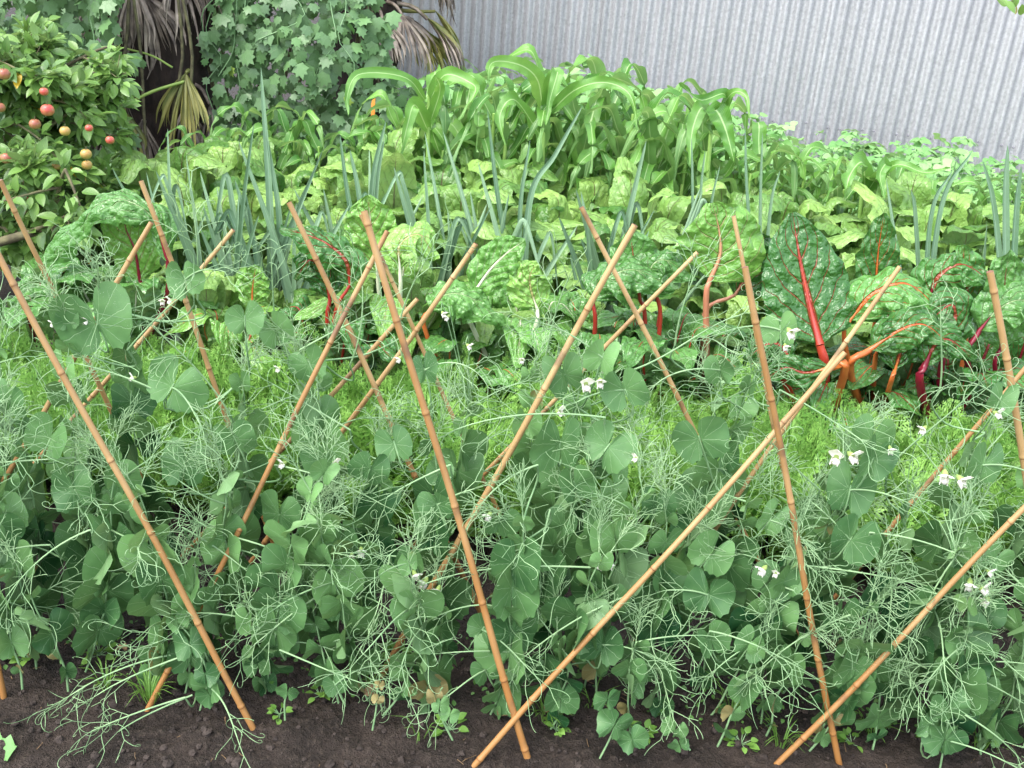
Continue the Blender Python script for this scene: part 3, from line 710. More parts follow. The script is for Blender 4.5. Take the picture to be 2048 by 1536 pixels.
for (px, py, Y, w, tn) in STP:
    if not w: continue
    A = at(px, py, Y); (root, parts, nodes), nj = nearest(A); off = np.array(root.location)
    size = w * 0.98 * scl(Y, A[2]); an = U(-0.5, 0.5); ax = nrm(np.array([math.sin(an), U(-.1, .25), math.cos(an)]))
    face = nrm(np.array([U(-0.4, 0.4), -1.0, U(0.2, 0.7)])); face = nrm(face - ax * np.dot(face, ax)); sd = np.cross(ax, face); op = U(0.0, 0.6)
    for sg in (1, -1):
        out = nrm(sd * sg * math.cos(op) + face * math.sin(op)); nor = nrm(np.cross(out, ax) * sg)
        stipule(parts[1], A - off, ax, out, nor, size * 0.92, tn + U(-.05, .05), cup=U(-0.25, 0.1), ruf=U(0.02, 0.07), fold=U(-0.2, 0.15))
    Q = A - off - ax * 0.06; C = curve([nj - off, (nj - off) * 0.45 + Q * 0.55 + [0, 0.05, -0.05], Q + [0, .01, 0], A - off + ax * 0.01], 10); parts[0].tube(C, np.linspace(0.0024, 0.0019, 10), 6, 0.5)
    if U(0, 1) < .4:
        dd = nrm(sd * random.choice((-1, 1)) * 0.9 + ax * 0.5 + face * 0.4); td = MB(); parts[2].append(td); tendril_leaf(td, (A - off)[None], dd[None], U(0.09, 0.16), 1.0, 0.7, 0.85, tone=0.55)
FL = [(1578, 660, 2.05, 1.3), (1570, 690, 2.05, .8), (1675, 912, 1.9, 1.5), (1700, 908, 1.9, 1.4), (1890, 945, 1.9, 1.5), (1918, 955, 1.9, 1.4), (1780, 895, 1.92, .9), (1990, 825, 1.98, 1.0),
      (1530, 1135, 1.85, 1.2), (1553, 1145, 1.85, .8), (1940, 1162, 1.82, 1.3), (1960, 1175, 1.82, 1.3), (1975, 1198, 1.82, 1.1), (1975, 1140, 1.82, .9), (828, 1145, 1.85, 1.1), (852, 1160, 1.85, 1.3), (878, 1175, 1.85, 1.1),
      (1170, 765, 1.95, 1.4), (1200, 760, 1.95, 1.1), (980, 1027, 1.88, 1.0), (1200, 1123, 1.84, 1.1), (1222, 1120, 1.84, 1.2), (722, 1098, 1.88, 1.1), (704, 1108, 1.88, .9), (560, 735, 2.05, 0.75), (110, 645, 2.1, 0.75),
      (175, 640, 2.1, 0.75), (325, 600, 2.1, 0.75), (345, 600, 2.1, 0.75), (885, 625, 2.15, 0.75), (897, 632, 2.15, 0.75), (935, 690, 2.1, 0.75), (1045, 718, 2.15, 0.75), (270, 755, 2.0, 0.75), (570, 925, 1.95, 1.0), (668, 925, 1.95, .9), (1850, 855, 1.95, 1.0), (800, 715, 2.05, 0.75), (1115, 822, 1.95, 1.0), (1275, 915, 1.9, .8)]
fls = []
for (px, py, Y, s) in FL:
    A = at(px, py, Y); (root, parts, nodes), nj = nearest(A); off = np.array(root.location)
    D = nrm(np.array([U(-0.9, 0.9), -0.7, U(-0.6, 0.1)])); fls.append((root, A - off, D, s))
    C = curve([nj - off, (nj - off + A - off) / 2 + [0, 0.04, -0.01], A - off + [0, 0.012, 0.012], A - off - D * 0.008 * s], 9); parts[0].tube(C, np.linspace(0.0013, 0.0009, 9), 4, 0.6)
for root, (st, lf, td), nodes in pea_roots:
    st.build('stem', M['pea_stem'], root); lf.build('foliage', M['pea_leaf'], root)
    for q in td: q.build('tendril_spray', M['tendril'], root)
for root, A, D, s in fls:
    o = pea_flower(np.zeros(3), D, s * 0.95).build('flower', [M['petal'], M['sepal']], root); o.location = tuple(A); o['label'] = 'white pea flower'

# ------------------------------------------------------------------ carrots
RG = np.random.default_rng(106); random.seed(106)
def carrot_tpl():
    # tiny toothed segment pair template laid along Y
    V = np.array([(0, 0, 0), (-0.13, 0.5, 0.02), (0, 1.0, -0.12), (0.13, 0.5, 0.02)])
    return V, np.zeros((4, 2)), [(0, 1, 2, 3)], []
CT = carrot_tpl()
def carrot_proto(seed):
    root = thing('carrot_plant', 'feathery bright green carrot top growing in the dense band behind the peas', 'carrot plant', (0, 0, 0), 'carrot plants in the band behind the peas')
    b = MB()
    for k in range(10):
        az = 2 * PI * k / 10 + U(-0.3, 0.3); el = U(0.55, 1.25)
        D0 = np.array([[math.cos(az) * math.cos(el), math.sin(az) * math.cos(el), math.sin(el)]]); L = U(0.27, 0.38)
        ax = np.cross(D0, [0, 0, 1.0]); ax = nrm(-ax)
        P, _ = grow(np.zeros((1, 3)), D0, L, 16, 0.2, 1.4, 0.35, axis=-ax); P = P[0]
        b.tube(P, np.linspace(0.0022, 0.0008, 16), 4, 0.6, 0)
        d, s, nn = frames(P, (0, 0, 1)); tn = U(0.3, 0.9)
        O, A, S, Nn = [], [], [], []
        for i in range(4, 16, 1):
            f = (i - 4) / 11; pl = 0.080 * math.sin(PI * (0.22 + 0.74 * f)) + 0.008
            for sg in (1, -1):
                pd = nrm(s[i] * sg + d[i] * 0.65 + nn[i] * U(-0.1, 0.25))
                m = 5; tnn = U(-.25, .25)
                for j in range(m):
                    g = (j + 1) / m; q = P[i] + pd * pl * g; w = pl * 0.44 * (1.15 - g) + 0.005
                    sp = nrm(np.cross(pd, nn[i]))
                    for s2 in (1, -1):
                        dd = nrm(sp * s2 + pd * 0.8 + nn[i] * U(-0.5, 0.5)); O.append(q); A.append(dd); S.append(w); Nn.append(nn[i])
                        e = q + dd * w * 0.5; O.append(e); A.append(nrm(dd + sp * 0.9 * s2)); S.append(w * 0.55); Nn.append(nrm(nn[i] + RG.normal(size=3) * .5))
                O.append(P[i] + pd * pl * .5); A.append(pd); S.append(pl * 0.6); Nn.append(nn[i])
        b.scatter(CT, O, np.array(A), np.array(Nn), np.array(S), np.clip(tn + RG.normal(0, 0.28, len(O)), 0, 1))
    b.build('foliage', M['carrot'], root); return root
cp = [carrot_proto(i) for i in range(4)]
spots = []
for r_, Y in enumerate(np.arange(2.60, 3.28, 0.14)):
    for x in np.arange(-2.0, 2.5, 0.165): spots.append((x + U(-.04, .04), Y + U(-.03, .03)))
random.shuffle(spots)
for i, (x, y) in enumerate(spots):
    rz = U(0, 6.28); s = U(0.85, 1.12)
    if i < 4: cp[i].location = (x, y, 0); cp[i].rotation_euler = (0, 0, rz)
    else: dup(cp[i % 4], (x, y, 0), rz, s)

# ------------------------------------------------------------------ chard
RG = np.random.default_rng(107); random.seed(107)
chprof = lambda v: np.clip(np.sin(PI * np.clip(v * 0.86 + 0.07, 0, 1)) ** 0.6 * (1.12 - 0.42 * v) * np.clip((1.02 - v) * 5, 0, 1) ** 0.5 * np.clip(v * 9 + 0.05, 0, 1), 0.0, 2)
def chard_leaf(root, petc, bladec, hw, nh, bm, sm, pr=0.008, puck=0.006, ruf=0.012, tone=None, cup=0.1, rib=True):
    """leaf part: blade, with its stalk as a sub-part running on as the midrib"""
    tone = U(0.2, 0.7) if tone is None else tone
    b = MB(); blade(b, bladec, hw, nh, 44, 31, cup, ruf, U(3, 4.5), puck, 6, tone, chprof, teeth=0.02, droop=0.12)
    lf = b.build('leaf', M[bm], root)
    s = MB(); allc = list(petc) + list(bladec[:1])
    C = curve(allc, 10) if len(allc) > 1 else None
    if C is not None: s.tube(C, np.linspace(pr * 1.25, pr * 0.85, 10), 8, 0.5)
    Cb = curve(bladec, 20); d, sd, nn = frames(Cb, nh); C2 = (Cb + nn * 0.0005)[:16]
    C2 = C2 if rib else C2[:5]; s.tube(C2, (pr * 0.85 * (1 - np.linspace(0, 1, 16)) ** 1.5 + pr * 0.08)[:len(C2)] if rib else np.linspace(pr * .85, pr * .1, 5), 6, 0.6)
    s.build('stalk', M[sm], lf); return lf
def chard_random(root, n, bm, sm, hh=(0.28, 0.5), seed=0, avoid_front=False):
    n += 3
    for k in range(n):
        az = 2 * PI * k / n + U(-0.35, 0.35)
        h = U(*hh); rr = U(0.08, 0.22); o = np.array([math.cos(az), math.sin(az), 0])
        base = o * 0.015; neck = o * rr * 0.5 + np.array([0, 0, h * 0.5])
        mid = o * rr * 1.05 + np.array([0, 0, h * 0.95]); tip = o * (rr * 1.05 + U(0.10, 0.2)) + np.array([0, 0, h * U(0.6, 1.0)])
        nh = -o * 0.8 + np.array([0, 0, 1.0])
        chard_leaf(root, [base, neck * 0.6 + [0, 0, -0.02]], [neck, (neck + mid) / 2 + o * 0.005, mid, tip], U(0.07, 0.10), nh, bm, sm, U(0.006, 0.009), U(0.004, 0.007), U(0.008, 0.018))
CH = 'chard plants in the row behind the carrots'
CHARD = [
    (250, 3.45, 'chard_mid', 'st_white', 8, 'light green crinkled chard with one long leaf arching left under the apple tree', (.30, .46)),
    (455, 3.40, 'chard_light', 'st_orange', 6, 'small bright green chard with an orange rib behind the left pea tendrils', (.22, .36)),
    (90, 3.40, 'chard_mid', 'st_maroon', 7, 'green chard with a maroon stalk at the left edge under the apple tree', (.24, .38)),
    (672, 3.35, 'chard_dark_red', 'st_red', 6, 'dark purple green chard with bright red stalks left of the thick middle cane', (.26, .42)),
    (790, 3.50, 'chard_light', 'st_white', 8, 'bright green chard right behind the crossing tops of the middle canes', (.32, .5)),
    (930, 3.35, 'chard_mid', 'st_orange', 7, 'low crinkled mid green chard with orange stalk showing just above the carrots', (.24, .38)),
    (1030, 3.50, 'chard_white', 'st_white', 7, 'green chard with a clear white rib on its raised leaf', (.3, .46)),
    (1180, 3.45, 'chard_mid', 'st_orange', 7, 'crinkled green chard with orange stalks behind the knobbed cane', (.28, .44)),
    (1300, 3.40, 'chard_mid', 'st_red', 8, 'darker green heavily blistered chard left of the salmon ribbed leaf', (.28, .46)),
    (1430, 3.45, 'chard_dark_red', 'st_salmon', 5, 'chard with salmon pink stalks and one wide yellow green leaf', (.24, .38)),
    (1655, 3.35, 'chard_dark_red', 'st_red', 6, 'chard with the huge upright dark leaf and scarlet rib', (.24, .36)),
    (1765, 3.45, 'chard_dark_orange', 'st_orange', 7, 'dark chard with orange rib and orange stalks right of the scarlet ribbed leaf', (.26, .44)),
    (1900, 3.35, 'chard_dark_red', 'st_maroon', 8, 'dark chard with deep maroon stalks near the right edge', (.28, .46)),
    (2040, 3.45, 'chard_dark_red', 'st_maroon', 8, 'dark green chard at the right edge behind the thick upright cane', (.3, .48)),
]
CR = {}
for i, (px, Y, bm, sm, n, lab, hh) in enumerate(CHARD):
    X = gx(px, Y, 0.15); r = thing('chard_plant', lab, 'chard', (X, Y, 0), CH); CR[px] = r
    chard_random(r, n, bm, sm, hh)
def hero(px0, pet, bl, Y, hwpx, bm, sm, nh=(0, -0.85, 0.5), pr=0.0075, Yt=None, **kw):
    r = CR[px0]; off = np.array(r.location); Yt = Yt or Y
    f = lambda p, y: at(p[0], p[1], y) - off
    nb = len(bl); B = [f(p, Y + (Yt - Y) * i / (nb - 1)) for i, p in enumerate(bl)]
    Pp = [np.array([0, 0, 0.0])] + [f(p, Y) for p in pet]
    chard_leaf(r, Pp, B, hwpx * scl(Y), nh, bm, sm, pr, **kw)
hero(1655, [(1650, 745)], [(1640, 690), (1622, 620), (1602, 530), (1585, 425)], 3.22, 100, 'chard_dark_red', 'st_red', pr=0.016, puck=0.009, ruf=0.012, tone=0.25, Yt=3.4)
hero(1430, [(1412, 610)], [(1420, 560), (1440, 510), (1438, 460), (1425, 405)], 3.38, 98, 'chard_light', 'st_salmon', pr=0.010, puck=0.006, tone=0.35, cup=-0.1)
hero(1765, [(1748, 690)], [(1752, 630), (1752, 570), (1757, 500), (1768, 425)], 3.45, 50, 'chard_dark_orange', 'st_orange', pr=0.010, puck=0.009, tone=0.3)
hero(1765, [(1690, 690)], [(1700, 640), (1750, 585), (1820, 570), (1895, 640)], 3.28, 62, 'chard_dark_orange', 'st_orange', nh=(0.1, -0.6, 1), puck=0.011, tone=0.95, cup=-0.4, ruf=0.02, rib=False)
hero(1765, [(1750, 720)], [(1775, 690), (1800, 650), (1840, 640), (1870, 700)], 3.22, 48, 'chard_dark_red', 'st_orange', nh=(-0.2, -0.9, 0.6), puck=0.009, tone=0.15, cup=-0.3, rib=False)
hero(672, [(668, 640)], [(700, 570), (690, 520), (640, 480), (560, 455)], 3.25, 48, 'chard_dark_red', 'st_red', nh=(-0.1, -0.6, 1), puck=0.011, tone=0.35, cup=-0.4, rib=False, pr=0.006)
hero(672, [(655, 650)], [(660, 600), (648, 550), (620, 520), (590, 560)], 3.28, 42, 'chard_dark_red', 'st_red', puck=0.009, tone=0.1, cup=-0.3, rib=False)
hero(250, [(330, 600)], [(335, 520), (300, 430), (220, 400), (130, 470), (60, 560)], 3.35, 42, 'chard_mid', 'st_maroon', nh=(-0.3, -0.6, 1), puck=0.015, tone=0.45, cup=-0.6, ruf=0.024, rib=False)
hero(250, [(290, 620)], [(280, 560), (270, 500), (250, 450), (255, 395)], 3.45, 56, 'chard_light', 'st_maroon', puck=0.007, tone=0.3)
hero(790, [(760, 600)], [(755, 540), (745, 480), (740, 430), (735, 390)], 3.5, 58, 'chard_light', 'st_white', puck=0.009, tone=0.5)
hero(790, [(800, 600)], [(800, 540), (800, 490), (840, 470), (870, 520)], 3.4, 60, 'chard_light', 'st_white', nh=(0, -0.6, 1), puck=0.010, tone=0.75, cup=-0.4, ruf=0.02, rib=False)
hero(1030, [(930, 620)], [(945, 590), (980, 540), (1015, 505), (1050, 480)], 3.35, 46, 'chard_white', 'st_white', puck=0.008, tone=0.5)
hero(1030, [(1070, 660)], [(1075, 620), (1062, 580), (1060, 550), (1075, 525)], 3.32, 50, 'chard_light', 'st_white', nh=(0, -.9, .6), puck=0.009, tone=0.8, cup=-0.2, rib=False)
hero(930, [(850, 660)], [(860, 620), (890, 590), (940, 595), (1010, 650)], 3.28, 55, 'chard_mid', 'st_orange', nh=(0, -0.6, 1), puck=0.012, tone=0.6, cup=-0.5, ruf=0.02, rib=False)
hero(1180, [(1190, 660)], [(1185, 600), (1210, 560), (1270, 540), (1350, 580)], 3.35, 62, 'chard_mid', 'st_red', nh=(0, -0.6, 1), puck=0.013, tone=0.35, cup=-0.5, ruf=0.02, rib=False)
hero(1300, [(1320, 650)], [(1310, 580), (1300, 540), (1330, 520), (1390, 560)], 3.4, 60, 'chard_mid', 'st_red', nh=(0, -0.6, 1), puck=0.013, tone=0.15, cup=-0.5, ruf=0.02, rib=False)
hero(1900, [(1880, 760)], [(1890, 700), (1910, 640), (1900, 610), (1850, 650)], 3.25, 52, 'chard_dark_red', 'st_maroon', puck=0.011, tone=0.3, cup=-0.3, pr=0.011, rib=False)
hero(1900, [(1880, 640)], [(1860, 590), (1880, 550), (1930, 530), (2000, 580)], 3.4, 55, 'chard_dark_red', 'st_maroon', nh=(0, -0.6, 1), puck=0.012, tone=0.7, cup=-0.4, ruf=0.02, rib=False)
hero(2040, [(1935, 730)], [(1960, 660), (1995, 620), (2040, 600), (2090, 620)], 3.25, 52, 'chard_mid', 'st_maroon', nh=(0, -0.8, 0.8), puck=0.006, tone=0.3, pr=0.009, rib=False)
hero(1655, [(1560, 740)], [(1580, 720), (1560, 690), (1530, 690), (1490, 720)], 3.2, 40, 'chard_dark_red', 'st_red', puck=0.008, tone=0.2, cup=-0.2, pr=0.011, rib=False)
hero(1655, [(1690, 740)], [(1665, 735), (1610, 745), (1570, 735), (1530, 760)], 3.12, 34, 'chard_dark_red', 'st_orange', puck=0.008, tone=0.15, cup=-0.2, pr=0.013, rib=False)
hero(1765, [(1700, 740)], [(1740, 700), (1800, 660), (1850, 650), (1900, 690)], 3.15, 46, 'chard_dark_orange', 'st_orange', nh=(0, -.8, .8), puck=0.009, tone=0.35, cup=-0.3, pr=0.012, rib=False)
hero(1765, [(1780, 770)], [(1790, 740), (1800, 700), (1790, 670), (1760, 690)], 3.15, 46, 'chard_dark_red', 'st_orange', puck=0.009, tone=0.1, cup=-0.2, rib=False)
hero(1900, [(1840, 770)], [(1850, 730), (1870, 690), (1900, 680), (1950, 720)], 3.15, 44, 'chard_dark_red', 'st_maroon', puck=0.009, tone=0.25, cup=-0.2, pr=0.013, rib=False)
hero(2040, [(1990, 740)], [(2000, 700), (2010, 640), (2010, 560), (2020, 500)], 3.3, 55, 'chard_mid', 'st_maroon', puck=0.008, tone=0.5)
hero(1900, [(1930, 700)], [(1925, 660), (1935, 600), (1930, 540), (1925, 490)], 3.42, 52, 'chard_dark_orange', 'st_orange', puck=0.008, tone=0.6)
hero(1300, [(1290, 640)], [(1280, 600), (1270, 540), (1265, 500), (1260, 460)], 3.45, 60, 'chard_mid', 'st_red', puck=0.007, tone=0.6)
hero(1430, [(1405, 640)], [(1470, 590), (1500, 540), (1505, 500), (1500, 460)], 3.48, 62, 'chard_dark_red', 'st_salmon', puck=0.006, tone=0.1, rib=False)
hero(455, [(505, 640)], [(505, 610), (505, 580), (508, 555), (512, 530)], 3.35, 38, 'chard_light', 'st_orange', puck=0.006, tone=0.2, pr=0.005)

# ------------------------------------------------------------------ beets
RG = np.random.default_rng(108); random.seed(108)
bprof = lambda v: np.clip(np.sin(PI * np.clip(v * 0.9 + 0.04, 0, 1)) ** 0.65 * (1.08 - 0.35 * v), 0.0, 2)
def beet_proto(seed, light):
    root = thing('beet_plant', 'x', 'beet plant', (0, 0, 0), 'beet plants filling the bed between the leeks and the corn')
    n = 12
    for k in range(n):
        az = 2 * PI * k / n + U(-0.3, 0.3); h = U(0.30, 0.56); rr = U(0.05, 0.16); o = np.array([math.cos(az), math.sin(az), 0])
        neck = o * rr * 0.6 + np.array([0, 0, h * 0.48]); mid = o * rr * 1.1 + np.array([0, 0, h * 0.95]); tip = o * (rr * 1.1 + U(0.07, 0.15)) + np.array([0, 0, h * U(0.75, 1.1)])
        b = MB(); nh = -o * 0.8 + np.array([0, 0, 1.0])
        blade(b, [neck, (neck + mid) / 2, mid, tip], U(0.062, 0.095), nh, 22, 15, U(-0.25, 0.2), U(0.006, 0.012), U(2, 3.4), 0.0085, 6, U(0.2, 0.8), bprof, teeth=0.04, droop=0.2)
        b.tube(curve([o * 0.01, neck], 6), np.linspace(0.006, 0.004, 6), 6, 0.4, mi=1)
        b.build('leaf', [M['beet'], M['beet_stalk']], root)
    return root
bp = [beet_proto(i, 0) for i in range(5)]
bl = 'leafy beet with dark veined glossy leaves in the crowded bed behind the leeks'
i = 0
for Y in (3.62, 3.95, 4.2, 4.45, 4.7, 4.92):
    lo = gx(300 if Y < 4.4 else 350, Y, 0.4); x = lo
    while x < gx(2420, Y, 0.4):
        xx, yy = x + U(-.05, .05), Y + U(-.06, .06); rz = U(0, 6.28); s = U(0.95, 1.2) * (1.05 if Y > 4.3 else 0.9 if Y > 3.7 else 0.72)
        if i < 5: r = bp[i]; r.location = (xx, yy, 0); r.rotation_euler = (0, 0, rz); r.scale = (s,) * 3; r['label'] = bl
        else: dup(bp[i % 5], (xx, yy, 0), rz, s, bl)
        i += 1; x += 0.25

# ------------------------------------------------------------------ leeks
RG = np.random.default_rng(109); random.seed(109)
lprof = lambda v: np.clip((1 - v) ** 0.45 * 1.05, 0.02, 2)
def leek_leaf(root, ctrl, hw, tone=None, nh=(0, -1, 0.2)):
    b = MB(); blade(b, ctrl, hw, nh, 22, 5, U(0.5, 1.1), 0.0, 1, 0, 1, U(0.2, 0.8) if tone is None else tone, lprof)
    return b.build('leaf', M['leek'], root)
def leek_proto(seed, n=7):
    root = thing('leek_plant', 'x', 'leek', (0, 0, 0), 'leeks standing in the row behind the chard')
    s = MB(); s.tube(curve([(0, 0, -0.02), (0, 0, 0.14), (0.003, 0, 0.28)], 8), np.linspace(0.016, 0.017, 8), 10, 0.4); s.build('shaft', M['leek_shaft'], root)
    for k in range(n):
        sg = 1 if k % 2 else -1; a = U(0.03, 0.42) * sg; L = U(0.30, 0.52) if k < n - 1 else U(0.48, 0.66)
        z0 = 0.18 + 0.02 * k; d = np.array([math.sin(a), U(-0.22, 0.22), math.cos(a)])
        p0 = np.array([0.006 * sg, 0, z0])
        if U(0, 1) < 0.22:      # snapped over leaf
            kn = p0 + d * L * U(0.55, 0.8); e = kn + np.array([sg * U(0.05, 0.12), U(-.05, .05), -U(0.08, 0.25)])
            c = [p0, (p0 + kn) / 2, kn - d * 0.02, kn + np.array([sg * 0.02, 0, 0.004]), e]
        else:
            c = [p0, p0 + d * L * 0.5, p0 + d * L + np.array([sg * 0.01, 0, 0])]
        leek_leaf(root, c, U(0.0095, 0.015), nh=(U(-.5, .5), -1, 0.1))
    return root
lp = [leek_proto(i, 6 + i % 3) for i in range(6)]
LK = [350, 410, 470, 520, 590, 690, 735, 872, 905, 985, 1040, 1190, 1225, 1320, 1835, 1960, 2110, 2190]
for i, px in enumerate(LK):
    Y = 3.78 + U(-.07, .09) ; s = U(0.92, 1.12) * (0.92 if 1380 < px < 1750 else 1)
    X = gx(px, Y, 0.4); lab = 'blue green leek with upright strap leaves standing in the row behind the chard'
    if i < 6: r = lp[i]; r.location = (X, Y, 0); r.rotation_euler = (0, 0, U(-.5, .5)); r['label'] = lab
    else: r = dup(lp[i % 6], (X, Y, 0), random.choice((0, PI)) + U(-.5, .5), s, lab)
LG = 'tall leeks standing out of the row'
def hleek(px, Y, lab, leaves):
    X = gx(px, Y, 0.2); r = thing('leek_plant', lab, 'leek', (X, Y, 0), LG); off = np.array([X, Y, 0])
    s = MB(); s.tube(curve([(0, 0, -0.02), (0, 0, 0.14), (0.003, 0, 0.28)], 8), np.linspace(0.017, 0.018, 8), 10, 0.4); s.build('shaft', M['leek_shaft'], r)
    for (pts, hw) in leaves: leek_leaf(r, [np.array([0, 0, 0.2])] + [at(a, c, Y) - off for a, c in pts], hw, 0.4)
hleek(545, 3.8, 'tall leek with the highest, needle straight leaf, in front of the climber mound', [([(540, 400), (522, 135)], 0.017), ([(560, 450), (532, 260)], 0.015), ([(500, 450), (470, 360)], 0.014), ([(590, 440), (630, 340)], 0.014), ([(480, 470), (455, 350), (440, 400), (430, 470)], 0.012)])
hleek(1045, 3.85, 'leek with one long leaf leaning far right across the beet leaves', [([(1060, 400), (1110, 310), (1165, 212)], 0.013), ([(1000, 420), (975, 220)], 0.012), ([(1040, 430), (1060, 280)], 0.011)])
hleek(1845, 3.75, 'slim leek with two long leaves leaning right near the right edge', [([(1880, 420), (1945, 300)], 0.012), ([(1860, 440), (1905, 340)], 0.011), ([(1830, 440), (1822, 380)], 0.01)])
hleek(745, 3.85, 'leek with bunched leaves leaning right beside the bright green chard', [([(745, 380), (772, 240)], 0.014), ([(752, 390), (768, 280)], 0.013), ([(720, 400), (700, 300)], 0.013), ([(700, 410), (680, 270)], 0.012)])
hleek(2015, 3.7, 'stout leek with several straight leaves at the right edge', [([(2010, 420), (2015, 290)], 0.016), ([(2030, 440), (2042, 330)], 0.014), ([(1990, 440), (1965, 320)], 0.013)])
hleek(1385, 3.9, 'thin leek of upright needle leaves just left of the light green chard leaf', [([(1385, 400), (1383, 275)], 0.007), ([(1400, 400), (1410, 300)], 0.007), ([(1420, 420), (1440, 330)], 0.007)])
hleek(1520, 3.9, 'thin leek of upright needle leaves just above the scarlet ribbed chard leaf', [([(1495, 400), (1490, 250)], 0.008), ([(1520, 420), (1525, 265)], 0.008), ([(1540, 420), (1560, 340)], 0.008)])

# ------------------------------------------------------------------ corn
RG = np.random.default_rng(110); random.seed(110)
cprof = lambda v: np.clip(np.clip(v * 5 + 0.35, 0, 1) * (1 - v ** 2.2) ** 0.8, 0.03, 1)
def corn_leaf(root, ctrl, hw, nh, tone):
    b = MB(); blade(b, ctrl, hw, nh, 26, 7, U(0.2, 0.5), hw * U(0.18, 0.42), U(2.5, 5), 0, 1, tone, cprof, twist=U(-0.9, 0.9))
    return b.build('leaf', M['corn'], root)
def corn_proto(H, n, seed):
    root = thing('corn_plant', 'x', 'corn', (0, 0, 0), 'corn plants')
    s = MB(); s.tube(curve([(0, 0, 0), (0.01, 0, H * 0.4), (0, 0.01, H * 0.82)], 14), np.linspace(0.016, 0.009, 14), 10, 0.5); s.build('stalk', M['corn_stalk'], root)
    az = U(0, 6)
    for k in range(n):
        az += PI + U(-0.5, 0.5); f = k / (n - 1); z0 = H * (0.15 + 0.62 * f); L = H * U(0.50, 0.72) * (1 - 0.35 * abs(f - 0.4))
        o = np.array([math.cos(az), math.sin(az), 0]); el = U(0.85, 1.15) if f < 0.8 else U(1.1, 1.35)
        p0 = np.array([0, 0, z0]); pk = p0 + o * L * 0.30 + np.array([0, 0, L * 0.5 * math.sin(el)])
        dr = U(0.25, 0.75) if f < 0.85 else U(0.1, 0.6)
        e1 = pk + o * L * 0.28 + np.array([0, 0, -L * dr * 0.35]); e2 = e1 + o * L * U(0.05, 0.25) + np.array([0, 0, -L * dr * U(0.6, 1.1)])
        corn_leaf(root, [p0, (p0 + pk) / 2 + o * 0.004, pk, e1, e2], U(0.032, 0.048), np.array([0, 0, 1.0]) - o * 0.8, U(0.05, 0.75))
    return root
cpr = [corn_proto(1.0, 9 + i % 3, i) for i in range(5)]
CORN = [(748, 236, 5.5), (728, 255, 5.3), (395, 262, 5.3), (470, 240, 5.35), (520, 225, 5.4), (590, 232, 5.3), (640, 262, 5.2), (700, 275, 5.15), (800, 195, 5.3), (862, 168, 5.2), (920, 185, 5.4), (985, 172, 5.15), (1045, 150, 5.3), (1100, 140, 5.45), (1150, 150, 5.2), (1205, 138, 5.4), (1258, 158, 5.2), (1310, 160, 5.45),
        (1352, 200, 5.25), (1405, 225, 5.15), (1465, 262, 5.4), (1510, 250, 5.2), (1570, 275, 5.3), (1640, 330, 5.2), (1700, 345, 5.35), (1770, 338, 5.2), (1840, 345, 5.3), (1920, 352, 5.2), (1990, 362, 5.3), (2060, 370, 5.2), (1080, 210, 5.0), (1240, 230, 5.0), (1420, 290, 5.0), (880, 250, 5.0), (950, 215, 5.05), (1010, 195, 5.1), (1160, 190, 5.08), (1300, 215, 5.05), (1360, 240, 5.0), (1490, 300, 5.0), (1550, 310, 5.1), (1600, 300, 5.3), (820, 225, 5.15), (770, 240, 5.2), (560, 250, 5.2), (440, 262, 5.25), (1675, 340, 5.1), (1805, 352, 5.1), (1880, 360, 5.15), (1960, 372, 5.1), (2030, 372, 5.2), (2130, 385, 5.2), (2210, 390, 5.3), (2290, 400, 5.15)]
for i, (px, py, Y) in enumerate(CORN):
    z = at(px, py, Y)[2]; X = gx(px, Y, z * 0.6); s = max(z, 0.5) * U(0.98, 1.08); rz = U(0, 6.28)
    if px < 745: lab, gp = 'young corn plant with pale wavy leaves in the short stretch below the climber', 'short corn at the left end'
    elif px < 1600: lab, gp = 'tall corn plant with broad arching leaves in front of the iron wall', 'tall corn in the middle of the corn row'
    else: lab, gp = 'low corn plant with spreading leaves in front of the beans at right', 'low corn at the right end'
    if i < 5: r = cpr[i]; r.location = (X, Y, 0); r.rotation_euler = (0, 0, rz); r.scale = (s,) * 3; r['label'] = lab; r['group'] = gp
    else: dup(cpr[i % 5], (X, Y, 0), rz, s, lab, group=gp)
def hcorn(px, Y, lab, stalktop, leaves):
    X = gx(px, Y, 0.4); r = thing('corn_plant', lab, 'corn', (X, Y, 0), 'tall corn with one marked leaf'); off = np.array([X, Y, 0])
    top = at(*stalktop, Y) - off
    s = MB(); s.tube(curve([(0, 0, 0), top * 0.5, top], 12), np.linspace(0.016, 0.008, 12), 10, 0.5); s.build('stalk', M['corn_stalk'], r)
    for pts, hwpx in leaves: corn_leaf(r, [at(a, c, Y - 0.06 * (i + 1)) - off if i else at(a, c, Y) - off for i, (a, c) in enumerate(pts)], hwpx * scl(Y), (U(-.3, .3), -0.9, 0.6), U(.05, .55))
hcorn(860, 4.95, 'corn plant with one very long leaf stretching left and hanging over at its end', (858, 190), [([(850, 200), (810, 155), (720, 148), (695, 190), (697, 230)], 11), ([(860, 200), (890, 150), (940, 165), (950, 185), (918, 240)], 14), ([(855, 260), (830, 210), (815, 250), (800, 320)], 15), ([(862, 240), (880, 180), (870, 150)], 12)])
hcorn(1090, 4.95, 'corn plant with leaves folding over sharply at the top of the row', (1090, 190), [([(1085, 220), (1075, 160), (1040, 130), (985, 125), (975, 170)], 16), ([(1090, 230), (1100, 170), (1115, 145), (1100, 200), (1092, 250)], 14), ([(1095, 230), (1150, 180), (1210, 165), (1260, 190), (1275, 260)], 13), ([(1080, 270), (1030, 200), (1000, 230), (1010, 290)], 14)])
